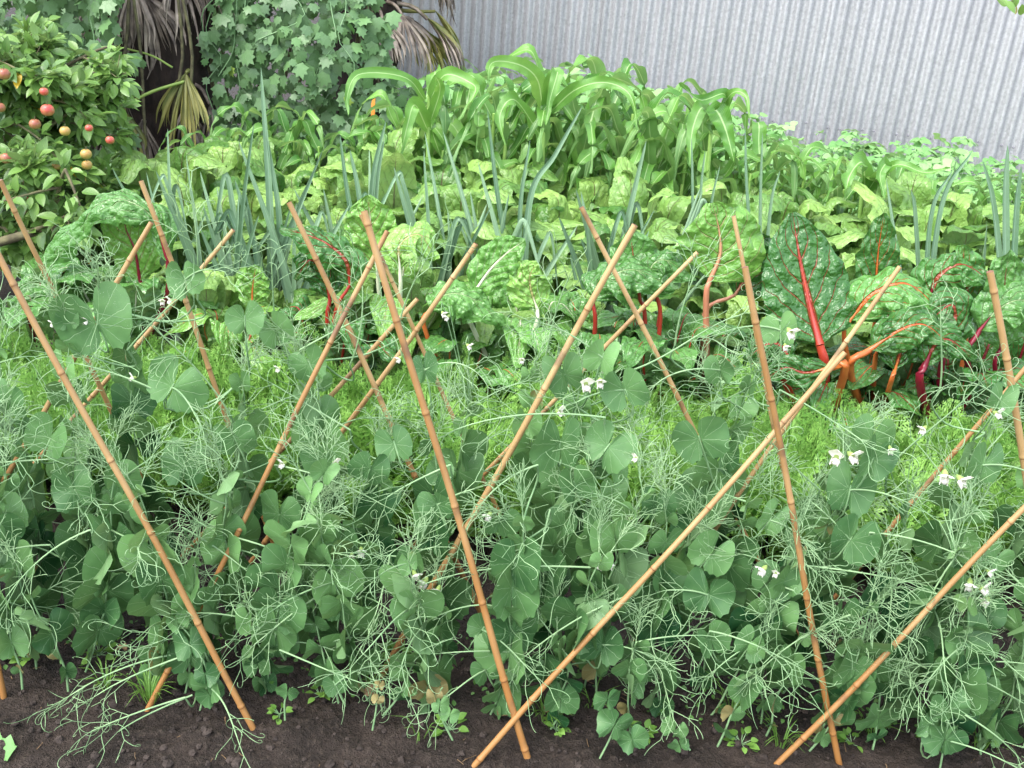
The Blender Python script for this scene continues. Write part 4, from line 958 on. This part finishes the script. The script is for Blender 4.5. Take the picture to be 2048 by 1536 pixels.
hcorn(1420, 4.9, 'corn plant with wide drooping pale leaves at the step of the row', (1425, 225), [([(1425, 260), (1430, 220), (1450, 255), (1470, 330)], 24), ([(1420, 260), (1405, 215), (1385, 260), (1380, 330)], 17), ([(1430, 250), (1460, 190), (1490, 190), (1500, 240)], 8), ([(1430, 260), (1450, 190), (1400, 200), (1360, 165)], 12)])
hcorn(1735, 4.85, 'low corn plant with a pale leaf folded down beside the beans', (1730, 330), [([(1730, 380), (1725, 325), (1700, 350), (1690, 400)], 17), ([(1735, 380), (1790, 330), (1850, 345), (1900, 335)], 9), ([(1730, 390), (1770, 330), (1760, 350), (1770, 400)], 14)])

# ------------------------------------------------------------------ beans on the wall
RG = np.random.default_rng(111); random.seed(111)
LT = leaf_tpl(6, 5, 0.12, 0.18, 0.42, 0.72)
def bean_proto(seed):
    root = thing('bean_bush', 'x', 'bean plant', (0, 0, 0), 'bean bushes along the foot of the iron wall')
    st, b = MB(), MB(); O, A, Nn, S, T = [], [], [], [], []
    for k in range(12):
        az = U(0, 6.28); o = np.array([math.cos(az), math.sin(az), 0]); top = o * U(0.02, 0.30) + np.array([0, 0, U(0.5, 1.0)])
        C = curve([o * 0.01, top * 0.5 + [0, 0, 0.03], top], 8); st.tube(C, np.linspace(0.005, 0.003, 8), 5, 0.6)
        for j in range(9):
            f = U(0.25, 1) ; p = C[min(7, int(f * 7.99))]; a2 = U(0, 6.28); dd = nrm(np.array([math.cos(a2), math.sin(a2), U(0.1, 0.7)])); q = p + dd * U(0.04, 0.12)
            st.tube([p, q], [0.0022, 0.0015], 4, 0.6); s = U(0.065, 0.115); tn = U(0.1, 1.0)
            up = nrm(np.array([0, -0.25, 1.0]) + RG.normal(size=3) * 0.25); hd = nrm(dd * [1, 1, 0] + [0, 0, -0.15]); sd = nrm(np.cross(hd, up))
            for v in (hd, nrm(sd + hd * 0.15), nrm(-sd + hd * 0.15)): O.append(q + v * 0.008); A.append(v + np.array([0, 0, U(-.4, .05)])); Nn.append(up); S.append(s * U(.85, 1.1)); T.append(tn + U(-.15, .15))
    b.scatter(LT, O, np.array(A), np.array(Nn), np.array(S), np.array(T))
    st.build('stem', M['pea_stem'], root); b.build('foliage', M['bean'], root); return root
bpr = [bean_proto(i) for i in range(4)]
sky_b = lambda px: np.interp(px, [750, 830, 900, 1000, 1100, 1200, 1290, 1400, 1500, 1600, 1700, 1850, 1950, 2048, 2200], [205, 150, 112, 150, 130, 118, 150, 205, 235, 255, 270, 262, 292, 325, 350])
i = 0
for Y, hk in ((6.9, 0), (6.5, 12), (6.1, 30), (5.75, 55)):
    px = 790 + i % 3 * 20
    while px < 2450:
        z = at(px, sky_b(px) + hk, Y)[2]; X = gx(px, Y, z); s = max(z, 0.3); rz = U(0, 6.28); xyz = (X, Y + U(-.08, .08), 0)
        if X > WX0 - 0.3 or Y < 6.6:
            lb = 'pale green bean bush with broad soft leaflets at the foot of the iron wall'
            if i < 4: r = bpr[i]; r.location = xyz; r.rotation_euler = (0, 0, rz); r.scale = (s,) * 3; r['label'] = lb
            else: dup(bpr[i % 4], xyz, rz, s, lb)
            i += 1
        px += 78 * U(0.85, 1.15)

# ------------------------------------------------------------------ climber with lobed leaves
RG = np.random.default_rng(112); random.seed(112)
def lobed_tpl():
    pts = [(0, 0.0)]; lob = [(-2.45, 0.62), (-2.0, 0.56), (-1.40, 0.88), (-1.0, 0.62), (-0.68, 0.92), (-0.36, 0.68), (0, 1.10)]
    lob = lob + [(-a, r) for a, r in lob[:-1][::-1]]
    c = np.array([0, 0.38]); O = [(0, 0.12)] + [(math.sin(a) * r * 0.62, 0.38 + math.cos(a) * r * 0.62) for a, r in lob]
    V = [(c[0], c[1], 0)] + [(x, y, -0.35 * ((x) ** 2 + (y - .38) ** 2) + (0.04 if i % 2 else 0)) for i, (x, y) in enumerate(O)]
    n = len(O); t = [(0, 1 + i, 1 + (i + 1) % n) for i in range(n)]
    uv = [(0.5, 0.0)] + [(i / n, 1.0) for i in range(n)]
    return np.array(V), np.array(uv), [], t
VT = lobed_tpl()
def climber(name, label, X0, X1, Z0, Z1, Yc, dens, depth, yfun, mask, young=0.03, seed=0):
    root = thing(name, label, 'climbing plant', ((X0 + X1) / 2, Yc, 0)); off = np.array([(X0 + X1) / 2, Yc, 0])
    n = int((X1 - X0) * (Z1 - Z0) * dens); x = U(X0, X1, n); z = U(Z0, Z1, n); layer = RG.integers(0, 4, n)
    y = np.array([yfun(a, c) for a, c in zip(x, z)])
    keep = np.array([mask(a, c) for a, c in zip(x, z)]); x, z, y, layer = x[keep], z[keep], y[keep], layer[keep]; n = len(x)
    e = 0.05
    gxn = np.array([(yfun(a + e, c) - yfun(a - e, c)) / (2 * e) for a, c in zip(x, z)]); gzn = np.array([(yfun(a, c + e) - yfun(a, c - e)) / (2 * e) for a, c in zip(x, z)])
    N = nrm(np.stack([gxn, -np.ones(n), gzn], 1))
    P = np.stack([x, y, z], 1) - N * 0 + np.stack([np.zeros(n), layer * depth + U(0, depth, n), np.zeros(n)], 1)
    Nl = nrm(N * 0.9 + [0, 0, 0.55] + RG.normal(size=(n, 3)) * 0.38)
    A = np.array([0, -0.25, -0.95]) + RG.normal(size=(n, 3)) * [0.6, 0.3, 0.35]
    T = np.clip(RG.normal(0.42, 0.2, n), 0, 1); T[(U(0, 1, n) < young) & (layer == 0)] = 1.4
    b = MB(); b.scatter(VT, P - off, A, Nl, U(0.045, 0.100, n), T); b.build('foliage', M['vine'], root)
    s = MB()
    for k in range(int((X1 - X0) * 14)):
        xx = U(X0, X1); zz = U(Z0 + 0.3, Z1)
        if not mask(xx, zz): continue
        pts = [np.array([xx + U(-.04, .04) * j, yfun(xx, zz - 0.13 * j) + 0.04, zz - 0.13 * j]) - off for j in range(5)]; s.tube(curve(pts, 12), 0.0028, 4, 0.4)
    bk = MB()      # old woody stems inside
    for k in range(int((X1 - X0) * 8)):
        xx = U(X0 + .1, X1 - .1); pts = [np.array([xx + U(-.1, .1), yfun(xx, zz) + depth * 4 + 0.1, zz]) - off for zz in np.linspace(0, Z1 * 0.95, 6)]; bk.tube(curve(pts, 16), 0.009, 5, 0.3)
    s.build('shoots', M['pea_stem'], root); bk.build('stem', M['bark'], root)
    return root
def lump(x, z, y0, k=1): return y0 + 0.22 * k * mnoise.noise((x * 1.6, z * 1.7, 2.2)) + 0.10 * k * mnoise.noise((x * 4.5, z * 4.5, 7))
xa, xb_ = gx(398, 5.8, 1.0), gx(800, 5.8, 0.9)
def edge_mask(x, z):
    l = xa + 0.10 * mnoise.noise((z * 3, 1, 1)) + (0.25 if z < 0.45 else 0); r = xb_ + 0.09 * mnoise.noise((z * 4, 5, 1)) - 0.55 * max(0, z - 0.88) ** 1.0 - (0.35 if z < 0.35 else 0)
    return l < x < r
climber('leafy_climber', 'large mound of lobed climber leaves between the palm and the iron wall', xa - 0.2, xb_ + 0.2, 0.15, 2.3, 5.8, 900, 0.05, lambda x, z: lump(x, z, 5.8) + 0.25 * max(0, abs(x - (xa + xb_) / 2) - 0.55) ** 1.0 + 0.15 * max(0, z - 1.0), edge_mask, 0.02)
xc, xd = gx(-120, 5.4, 1.0), gx(262, 5.4, 1.0)
def mask2(x, z):
    r = xd - 0.10 + 0.10 * mnoise.noise((z * 3, 9, 1)) + (0.10 if 0.78 < z < 0.88 else 0); return x < r
climber('leafy_climber', 'curtain of lobed climber leaves behind the apple tree at left, one shoot bright green', xc, xd + 0.35, 0.2, 2.2, 5.4, 900, 0.05, lambda x, z: lump(x, z, 5.4), mask2, 0.03)
# hedge darkness beyond: a deep dense shrub behind palm
climber('leafy_climber', 'shadowed climber thicket filling the gap behind the palm trunk', gx(-200, 6.9, 1), gx(770, 6.9, 1) , 0.0, 2.7, 7.0, 520, 0.08, lambda x, z: lump(x, z, 7.0), lambda x, z: True, 0)

# ------------------------------------------------------------------ palms with dead skirts
RG = np.random.default_rng(113); random.seed(113)
def frond(root, base, az, out, drop, nstr, L, mat, spread=1.0, green=False, tilt=0.0, w=0.010):
    """fan leaf: stalk out from the trunk, strips hanging from its end; curling split tips"""
    o = np.array([math.cos(az), math.sin(az), 0]); sd = np.array([-math.sin(az), math.cos(az), 0])
    hub = base + o * out + np.array([0, 0, -drop]); b = MB()
    b.tube(curve([base, base + o * out * 0.6 + [0, 0, -drop * 0.2], hub], 6), np.linspace(0.014, 0.009, 6), 5, 0.3)
    for k in range(nstr):
        a = (k / (nstr - 1) - 0.5) * 2 * spread + U(-.05, .05); l = L * (1 - 0.25 * abs(a)) * U(0.75, 1.1)
        d = nrm(sd * math.sin(a) + (-np.array([0, 0, 1.0]) * math.cos(tilt) + o * math.sin(tilt)) * math.cos(a) + o * U(-0.05, 0.2))
        m1 = hub + d * l * 0.5; m2 = m1 + nrm(d + [0, 0, -0.5]) * l * 0.3; e = m2 + nrm(d * 0.4 + [U(-.4, .4), U(-.3, .3), -0.8]) * l * 0.22
        nh = nrm(o + [0, 0, 0.2] + RG.normal(size=3) * 0.25)
        blade(b, [hub, m1, m2, e], w * U(0.7, 1.15), nh, 9, 3, 0.7, 0, 1, 0, 1, U(0.0, 1.0) ** 1.6, lambda v: np.clip(np.minimum(v * 6 + 0.3, (1.03 - v) * 2.2), 0.06, 1), twist=U(-1, 1))
    return b.build('frond', mat, root)
def palm(label, X, Y, H, r, fr):
    root = thing('palm_tree', label, 'palm', (X, Y, 0)); b = MB()
    zs = np.linspace(-0.05, H, 60); th = np.arange(28) / 28 * 2 * PI; P = np.zeros((60, 28, 3))
    for i, z in enumerate(zs):
        for j, t in enumerate(th):
            rr = r * (1 + 0.16 * mnoise.noise((math.cos(t) * 3, math.sin(t) * 3, z * 5)) + 0.12 * abs(math.sin(z * 22 + t * 1.0)))
            P[i, j] = (math.cos(t) * rr, math.sin(t) * rr, z)
    b.grid(P, wrap=True); b.build('trunk', M['fibre'], root)
    for f in fr: frond(root, *f)
    return root
PX, PY = gx(318, 6.15, 0.8), 6.15
fr = []
for k in range(46):
    z = 0.40 + 1.9 * k / 45; az = -PI / 2 + U(-1.6, 1.6); base = np.array([math.cos(az) * .24, math.sin(az) * .24, z])
    if 0.80 < z < 1.12 and U(0, 1) < 0.75: continue       # hollow dark gap in the skirt
    fr.append((base, az, U(0.06, 0.16), U(-0.02, 0.1), 17, U(0.28, 0.46), M['frond_dead'], U(0.4, 0.9), False, U(0, .4), 0.008))
fr.append((np.array([0.05, -0.18, 1.12]), -PI / 2, 0.12, 0.0, 24, 0.42, M['frond_dead'], 1.1, False, 0.1, 0.011))
pr_ = palm('shaggy palm trunk wrapped in dead hanging fronds between the apple tree and the climber mound', PX, PY, 2.9, 0.27, fr)
def seg_part(root, name, pts, r, mat): b = MB(); off = np.array(root.location); b.tube(curve([np.array(p) - off for p in pts], 10), r, 6, 0.6); return b.build(name, mat, root)
seg_part(pr_, 'frond_stalk', [at(228, 92, 5.75), at(300, 110, 5.75), at(345, 135, 5.75)], 0.006, M['petiole_green'])
seg_part(pr_, 'frond_stalk', [at(232, 222, 5.6), at(300, 185, 5.65), at(372, 162, 5.75)], 0.009, M['petiole_green'])
hb = at(368, 150, 5.75) - np.array([PX, PY, 0])
frond(pr_, hb + [0.02, 0.03, 0.02], -PI / 2 - 0.3, 0.03, 0.01, 26, 0.42, M['frond_green'], 0.75, True, 0.15, 0.009)
o_ = frond(pr_, at(248, 220, 5.65) - np.array([PX, PY, 0]), -PI / 2 + 0.3, 0.02, 0.0, 16, 0.30, M['frond_green'], 0.7, True, 0.1, 0.009)
PX2, PY2 = gx(735, 6.7, 1.0), 6.7
fr = []
for k in range(20):
    az = U(-1.2, 0.25); z = U(1.0, 2.0); fr.append((np.array([math.cos(az) * .16, math.sin(az) * .16, z]), az, U(0.1, 0.25), U(-0.02, 0.08), 18, U(0.3, 0.42), M['frond_dead'] if k % 3 else M['frond_green'], U(0.5, 0.9), False, U(0.4, 1.1)))
palm('second palm with dark drooping frond tips poking out beside the iron wall', PX2, PY2, 2.9, 0.18, fr)

# ------------------------------------------------------------------ apple tree
RG = np.random.default_rng(114); random.seed(114)
AX, AY = gx(-90, 4.3, 0.6), 4.35
ap = thing('apple_tree', 'apple tree with ripening red and russet apples at the left edge', 'tree', (AX, AY, 0)); aoff = np.array([AX, AY, 0])
b = MB(); b.tube(curve([(0, 0, -0.05), (0.03, 0, 0.4), (-0.02, 0.02, 0.9), (0.02, 0, 1.05)], 20), np.linspace(0.06, 0.02, 20), 12, 0.3)
tips = []
def limb(p, d, L, r, dep):
    C, D = grow(p[None], d[None], L, 9, U(-.6, .6), U(-.8, .8), U(-0.1, 0.35)); C = C[0]; D = D[0]
    if C[-1][2] > 1.1 or px_of(*(C[-1] + aoff)) > 290: return
    b.tube(C, np.linspace(r, r * 0.55, 9), 7 if r > .01 else 5, U(.2, .9))
    for i in range(3, 9):
        if dep >= 1: tips.append((C[i], nrm(C[i] - C[i - 1])))
    if dep < 3:
        for k in range(3 if dep < 2 else 2):
            i = [8, 5, 3][k]; limb(C[i], nrm(D + RG.normal(size=3) * 0.55 + [0, 0, 0.05]), L * U(0.5, 0.75), r * 0.55, dep + 1)
for z in np.linspace(0.12, 1.02, 12):
    az = U(-1.1, 0.7); limb(np.array([0, 0, z]), nrm(np.array([math.cos(az), math.sin(az), U(-0.1, 0.35)])), U(0.28, 0.46), 0.017, 0)
limb(at(-20, 490, 3.9) - aoff, nrm(at(170, 430, 3.9) - at(-20, 490, 3.9)), 0.45, 0.02, 1)
b.build('trunk', M['bark'], ap)
AT = leaf_tpl(6, 3, 0.35, 0.22, 0.25, 0.85); O, A, Nn, S, T = [], [], [], [], []
def alow(p):
    q = p + aoff; px = px_of(*q); return px < 262 + 40 * mnoise.noise((q[2] * 5, 3, 3)) and q[2] < 1.12 + 0.12 * mnoise.noise((q[0] * 5, 3, 3)) - 0.2 * max(0, (px - 120) / 150)
for p, d in tips:
    for j in range(4):
        dd = nrm(d * 0.4 + RG.normal(size=3) * 0.75 + [0, -0.15, -0.05]); q = p + dd * U(0.01, 0.05)
        if not alow(q): continue
        O.append(q); A.append(dd); Nn.append(nrm(np.array([0, -0.3, 1.0]) + RG.normal(size=3) * .35)); S.append(U(0.045, 0.08)); T.append(1.4 if U(0, 1) < .006 else U(0, 1))
b = MB(); b.scatter(AT, O, np.array(A), np.array(Nn), np.array(S), np.array(T)); b.build('crown', M['apple_leaf'], ap)
def apple(px, py, r, mat, lab):
    Y = 3.83 + U(0.0, .07); c = at(px, py, Y) - aoff; R = r * scl(Y, 0.8) * 0.88; b = MB(); n, m = 14, 18
    ph = np.linspace(0.0, PI, n)[:, None]; th = (np.arange(m) / m * 2 * PI)[None]
    rr = np.sin(ph) * (1 + 0.02 * np.cos(5 * th)); zz = np.cos(ph) * 0.92 - 0.22 * np.exp(-(ph / 0.35) ** 2) + 0.12 * np.exp(-((PI - ph) / 0.3) ** 2)
    P = np.stack([rr * np.cos(th) * R, rr * np.sin(th) * R, zz * R + 0 * th], -1); b.grid(P, wrap=True); b.tube([(0, 0, R * 0.7), (0.003, 0, R * 1.35)], [0.0016, 0.0013], 5, 0.3, mi=1)
    o = b.build('apple', [M[mat], M['bark']], ap); o.location = tuple(c); o['label'] = lab
for px, py, r, k in [(95, 220, 15, 'red'), (70, 248, 13, 'brown'), (130, 262, 12, 'yellow'), (178, 256, 9, 'red'), (220, 280, 10, 'red'), (172, 308, 13, 'yellow'), (174, 330, 12, 'yellow'), (14, 316, 15, 'brown'), (8, 148, 14, 'brown'), (0, 215, 12, 'brown'),
                     (85, 372, 12, 'brown'), (52, 391, 14, 'red'), (42, 421, 12, 'red'), (112, 333, 10, 'yellow'), (88, 183, 10, 'red')]:
    apple(px, py, r, 'apple_' + k, {'red': 'rosy red apple', 'brown': 'dull russet red apple', 'yellow': 'yellow brown apple'}[k])

# ------------------------------------------------------------------ weeds, grass, dead leaves on the soil
RG = np.random.default_rng(115); random.seed(115)
def grass_tuft(px, py, n, h, lab):
    Y = ground_Y(px, py); X = gx(px, Y, 0); b = MB()
    for k in range(n):
        az = U(0, 6.28); o = np.array([math.cos(az), math.sin(az), 0]); L = h * U(0.5, 1.1); p = o * U(0, 0.02)
        blade(b, [p, p + o * L * 0.25 + [0, 0, L * 0.6], p + o * L * U(0.5, .9) + [0, 0, L * U(0.5, 0.95)]], U(0.0012, 0.002), o * -1 + [0, 0, .3], 7, 3, 0.3, 0, 1, 0, 1, U(0.2, 1), lprof)
    o = b.build('grass_tuft', M['grass']); o.location = (X, Y, 0.012); return tag(o, lab, 'grass', 'grass tufts at the foot of the pea row')
for px, py, n, h, l in [(300, 1410, 34, 0.10, 'grass tuft round the foot of the long left cane'), (215, 1385, 16, 0.07, 'thin grass tuft left of the cane foot tuft'), (840, 1480, 6, 0.07, 'few lone grass blades on bare soil left of the middle cane'),
                        (1090, 1450, 26, 0.08, 'grass tuft between the two middle canes near their crossing'), (1460, 1440, 34, 0.12, 'largest grass tuft, under the pea leaves right of the middle'), (1560, 1500, 22, 0.09, 'grass tuft beside the foot of the nearly upright cane'), (1740, 1480, 16, 0.08, 'grass tuft in the dark soil gap near the lower right'),
                        (395, 1370, 14, 0.06, 'short grass tuft under the lone low pea shoot'), (740, 1380, 18, 0.08, 'grass tuft left of the dried pea stem'), (1960, 1500, 24, 0.09, 'grass tuft in the lower right corner'), (1180, 1420, 14, 0.07, 'small grass tuft by the tan dried leaves')]:
    grass_tuft(px, py, n, h, l)
WT = leaf_tpl(5, 3, 0.2, 0.2, 0.38, 0.75)
def weed(px, py, s, lab, grp='small weeds on the front soil', n=14):
    Y = ground_Y(px, py); X = gx(px, Y, 0); root = thing('weed', lab, 'weed', (X, Y, 0.012), grp); st, b = MB(), MB(); O, A, Nn = [], [], []
    for k in range(n):
        az = U(0, 6.28); dd = nrm(np.array([math.cos(az), math.sin(az), U(0.1, 1.1)])); p = np.array([0, 0, U(0.005, 0.04)]) * s * 15; q = p + dd * s * 0.9; st.tube([p * [1, 1, 0.5], q], [0.0012, 0.0008], 4, 0.6)
        O.append(q); A.append(dd + np.array([0, 0, -.2])); Nn.append(nrm(np.array([0, 0, 1.0]) + RG.normal(size=3) * .3))
    b.scatter(WT, O, np.array(A), np.array(Nn), U(0.7, 1.2, n) * s, U(0.2, 1, n)); st.build('stem', M['pea_stem'], root); b.build('foliage', M['grass'], root)
for px, py, s, n, l in [(560, 1440, 0.016, 14, 'bright seedling right of the split cane foot'), (900, 1470, 0.022, 16, 'seedling with pale stem below the sprawling pea shoot left of the middle cane'), (790, 1330, 0.026, 22, 'leafy weed at the foot of the dark blotched cane'),
                        (1110, 1470, 0.018, 16, 'low weed between the crossing middle cane feet'), (200, 1320, 0.024, 18, 'weed under the left pea leaves'), (640, 1400, 0.018, 12, 'weed between two pea stems left of the middle'), (1280, 1480, 0.02, 14, 'weed on the soil right of the long orange cane'),
                        (1480, 1500, 0.022, 18, 'weed at the bottom edge under the large grass tuft'), (1700, 1500, 0.02, 14, 'weed right of the nearly upright cane foot'), (60, 1330, 0.022, 16, 'weed near the lower left edge behind the cane foot'), (1860, 1500, 0.024, 18, 'weed at the foot of the lower right pea vines')]:
    weed(px, py, s, l, n=n)
# creeping low weeds under the peas (uncountable)
b = MB(); n = 900; x = U(-1.6, 1.7, n); y = 1.97 + RG.normal(0, 1, n) * 0.09; y = np.where(y < 1.84, y + .15, y); x = x + 0.05 * np.round(RG.normal(size=n) * 1.5)
b.scatter(WT, np.stack([x, y, 0.025 + U(0, .03, n)], 1), RG.normal(size=(n, 3)) * [1, 1, .4], np.array([0, 0, 1.0]) + RG.normal(size=(n, 3)) * .3, U(0.005, 0.016, n), U(0, .7, n))
tag(b.build('ground_cover', M['weed']), 'tiny weed leaves carpeting the soil under the pea vines', 'ground cover', kind='stuff')
# drooping low pea shoots and dried leaves
def dried(px, py, s, lab, z=0.02):
    Y = ground_Y(px, py, z); X = gx(px, Y, z); b = MB(); an = U(0, 6.28)
    blade(b, [(0, 0, 0), (s * .5 * math.cos(an), s * .5 * math.sin(an), s * .25), (s * math.cos(an), s * math.sin(an), 0.0)], s * 0.42, (0, -.3, 1), 12, 7, 0.6, s * 0.12, 2, s * 0.05, 4, 0.6, None, twist=U(-1.2, 1.2))
    o = b.build('dried_leaf', M['dry_leaf']); o.location = (X, Y, z); tag(o, lab, 'dead leaf', 'dried pea leaves at the foot of the row')
for px, py, s, l, z in [(410, 1290, .035, 'tan withered leaf hanging beside the crossing of the two left front canes', .15), (255, 1300, .03, 'tan curled leaf under the left pea leaves', .08),  (755, 1385, .035, 'orange brown leaf on the dried pea stem', .04), 
                        (995, 1430, .035, 'tan shrivelled leaf just left of the middle cane', .04), (1090, 1425, .045, 'long tan shrivelled leaf right of the middle cane', .04), (1460, 1435, .03, 'pale dead leaf in the large grass tuft', .05),  
                        (1790, 1370, .04, 'brown dead leaf deep in the gap at lower right', .06), (1960, 1410, .045, 'pale brown dead leaf at the lower right', .06), ]:
    dried(px, py, s * .85, l, z)
def lowshoot(pts, Y, leaves, lab, tend=None):
    A0 = at(*pts[0], Y); A0[2] = 0; root = thing('pea_shoot', lab, 'pea shoot', A0, 'straggling pea shoots at the foot of the row'); off = A0
    W = [at(a, c, Y) - off for a, c in pts]; st, lf, td = MB(), MB(), MB(); st.tube(curve(W, 14), np.linspace(.0024, .0016, 14), 6, 0.6)
    for (a, c, w, tn) in leaves:
        A = at(a, c, Y - .01) - off; ax = nrm(np.array([U(-.5, .5), U(-.2, .4), 1])); face = nrm(np.array([U(-.4, .4), -1, .6])); face = nrm(face - ax * np.dot(face, ax)); sd = np.cross(ax, face)
        for sg in (1, -1): out = sd * sg; stipule(lf, A, ax, out, nrm(np.cross(out, ax) * sg), w * scl(Y), tn, cup=U(-.4, .1), ruf=.09)
    st.build('stem', M['pea_stem'], root); lf.build('foliage', M['pea_leaf'], root)
    if tend:
        for a, c, e, g in tend:
            td = MB()
            A = at(a, c, Y - .01) - off; B = at(e, g, Y - .05) - off; tendril_leaf(td, A[None], (B - A)[None], float(np.linalg.norm(B - A)) * 1.3, 1.0, .3, .5, tone=.6)
            td.build('tendril_spray', M['tendril'], root)
lowshoot([(400, 1420), (415, 1350), (385, 1280), (350, 1240)], 1.78, [(380, 1290, 38, .4), (410, 1350, 34, .3), (420, 1390, 36, .45), (355, 1245, 28, .8)], 'low blue green pea shoot standing between the two left front canes', [(372, 1310, 230, 1360), (385, 1390, 260, 1440)])
lowshoot([(905, 1480), (885, 1440), (870, 1400), (885, 1375)], 1.72, [(870, 1395, 24, 1.3), (900, 1430, 22, .6), (880, 1410, 22, .6)], 'small yellowing pea shoot on bare soil left of the middle cane', None)
lowshoot([(745, 1460), (752, 1420), (755, 1380), (760, 1350)], 1.75, [(755, 1400, 14, 1.35), (758, 1370, 14, 1.35)], 'dried out pea stem with brown leaves on the soil', None)
lowshoot([(570, 1440), (570, 1400), (585, 1375)], 1.76, [(575, 1385, 26, .4)], 'tiny pea shoot right of the split cane foot', None)
lowshoot([(1190, 1536), (1230, 1450), (1220, 1400)], 1.74, [(1230, 1450, 42, .4), (1265, 1480, 36, .4), (1215, 1400, 34, .35)], 'pea shoot with low cupped leaves right of the long orange cane', None)
lowshoot([(1380, 1500), (1350, 1460), (1345, 1420)], 1.76, [(1350, 1460, 30, .9), (1360, 1490, 26, .6)], 'pale pea shoot sprawling on the soil under the largest grass tuft', None)
lowshoot([(1880, 1536), (1890, 1480), (1900, 1420), (1915, 1350)], 1.78, [(1890, 1480, 48, .3), (1900, 1420, 46, .4), (1860, 1450, 40, .4)], 'dark pea shoot of large leaves at the lower right', [(1930, 1430, 2040, 1490)])
# jagged leaf entering at the lower left corner
A0 = at(-40, 1560, 1.62); A0[2] = 0; cr = thing('celery_plant', 'bright green jagged leaf poking in at the bottom left corner', 'leafy plant', A0)
b = MB(); blade(b, [at(-60, 1560, 1.62) - A0, at(-20, 1520, 1.62) - A0, at(34, 1492, 1.62) - A0], 0.042, (0, -.5, 1), 22, 9, .1, .004, 3, .002, 5, .25, lambda v: np.sin(PI * v ** 1.3) ** 0.8 * (1 + .25 * np.sin(v * 38)), teeth=.1)
b.tube(curve([(0, 0, 0), at(-60, 1560, 1.62) - A0], 5), .003, 5, .6); b.build('leaf', M['bean'], cr)
# orange plant label behind the corn
b = MB(); A0 = at(745, 232, 5.6); A0[2] = 0; h = at(745, 200, 5.6)[2]
P = np.array([[(-.008, 0, 0), (.008, 0, 0)], [(-.008, 0, h - .02), (.012, 0, h - .02)], [(-.004, 0.001, h), (.012, 0.001, h + .01)]]); b.grid(P, None, .5); P2 = P + [0, .004, 0]; b.grid(P2[:, ::-1], None, .5)
o = b.build('garden_stake', plainmat('orange_stake', (.7, .22, .03), (.8, .3, .05), 10, .5)); o.location = tuple(A0); tag(o, 'thin orange garden stake behind the corn beside the climber mound', 'stake')

# overhanging twig at top right
tw = thing('apple_branch', 'blurred leafy twig tip hanging in at the top right corner', 'branch', at(2060, -60, 5.0))
off = at(2060, -60, 5.0); b = MB(); b.tube(curve([np.zeros(3) + [0.1, 0, .3], np.zeros(3), at(2020, 10, 5.0) - off], 8), np.linspace(.006, .002, 8), 5, .5); b.build('twig', M['bark'], tw)
b = MB(); O = [at(a, c, 5.0) - off for a, c in ((2030, 5), (2015, 12), (2036, -10), (2010, 2), (2044, 8))]
b.scatter(AT, O, RG.normal(size=(5, 3)) + [0, 0, -1], RG.normal(size=(5, 3)) + [0, -1, 1], .07, np.array([1.4, .8, .3, .5, .9])); b.build('foliage', M['apple_leaf'], tw)

# ------------------------------------------------------------------ light
RG = np.random.default_rng(116); random.seed(116)
w = bpy.data.worlds.new('World'); sc.world = w; w.use_nodes = True; nt = w.node_tree
bg = nt.nodes['Background']; sk = nt.nodes.new('ShaderNodeTexSky'); sk.sky_type = 'NISHITA'; sk.sun_disc = False
EL, AZ = math.radians(60), math.radians(228)       # sun high, behind-left of the camera
sk.sun_elevation = EL; sk.sun_rotation = AZ; sk.dust_density = 3.0; sk.air_density = 1.0; sk.ozone_density = 1.0
hs = nt.nodes.new('ShaderNodeHueSaturation'); hs.inputs['Saturation'].default_value = 0.5; nt.links.new(sk.outputs[0], hs.inputs['Color']); nt.links.new(hs.outputs[0], bg.inputs[0])   # high thin cloud; bg.inputs[1].default_value = 0.15
sd = bpy.data.lights.new('sun', 'SUN'); sd.energy = 1.5; sd.angle = math.radians(22); sd.color = (1, 0.96, 0.9)
so = bpy.data.objects.new('sun', sd); COL.objects.link(so)
dv = Vector((math.sin(AZ) * math.cos(EL), math.cos(AZ) * math.cos(EL), math.sin(EL)))
so.rotation_euler = dv.to_track_quat('Z', 'Y').to_euler(); so.location = (0, 0, 8)
sc.view_settings.view_transform = 'Standard'; sc.view_settings.look = 'None'; sc.view_settings.exposure = -0.45; sc.view_settings.gamma = 1
sc.cycles.max_bounces = 4; sc.cycles.diffuse_bounces = 3; sc.cycles.use_adaptive_sampling = True; sc.cycles.adaptive_threshold = 0.03; sc.cycles.transparent_max_bounces = 4
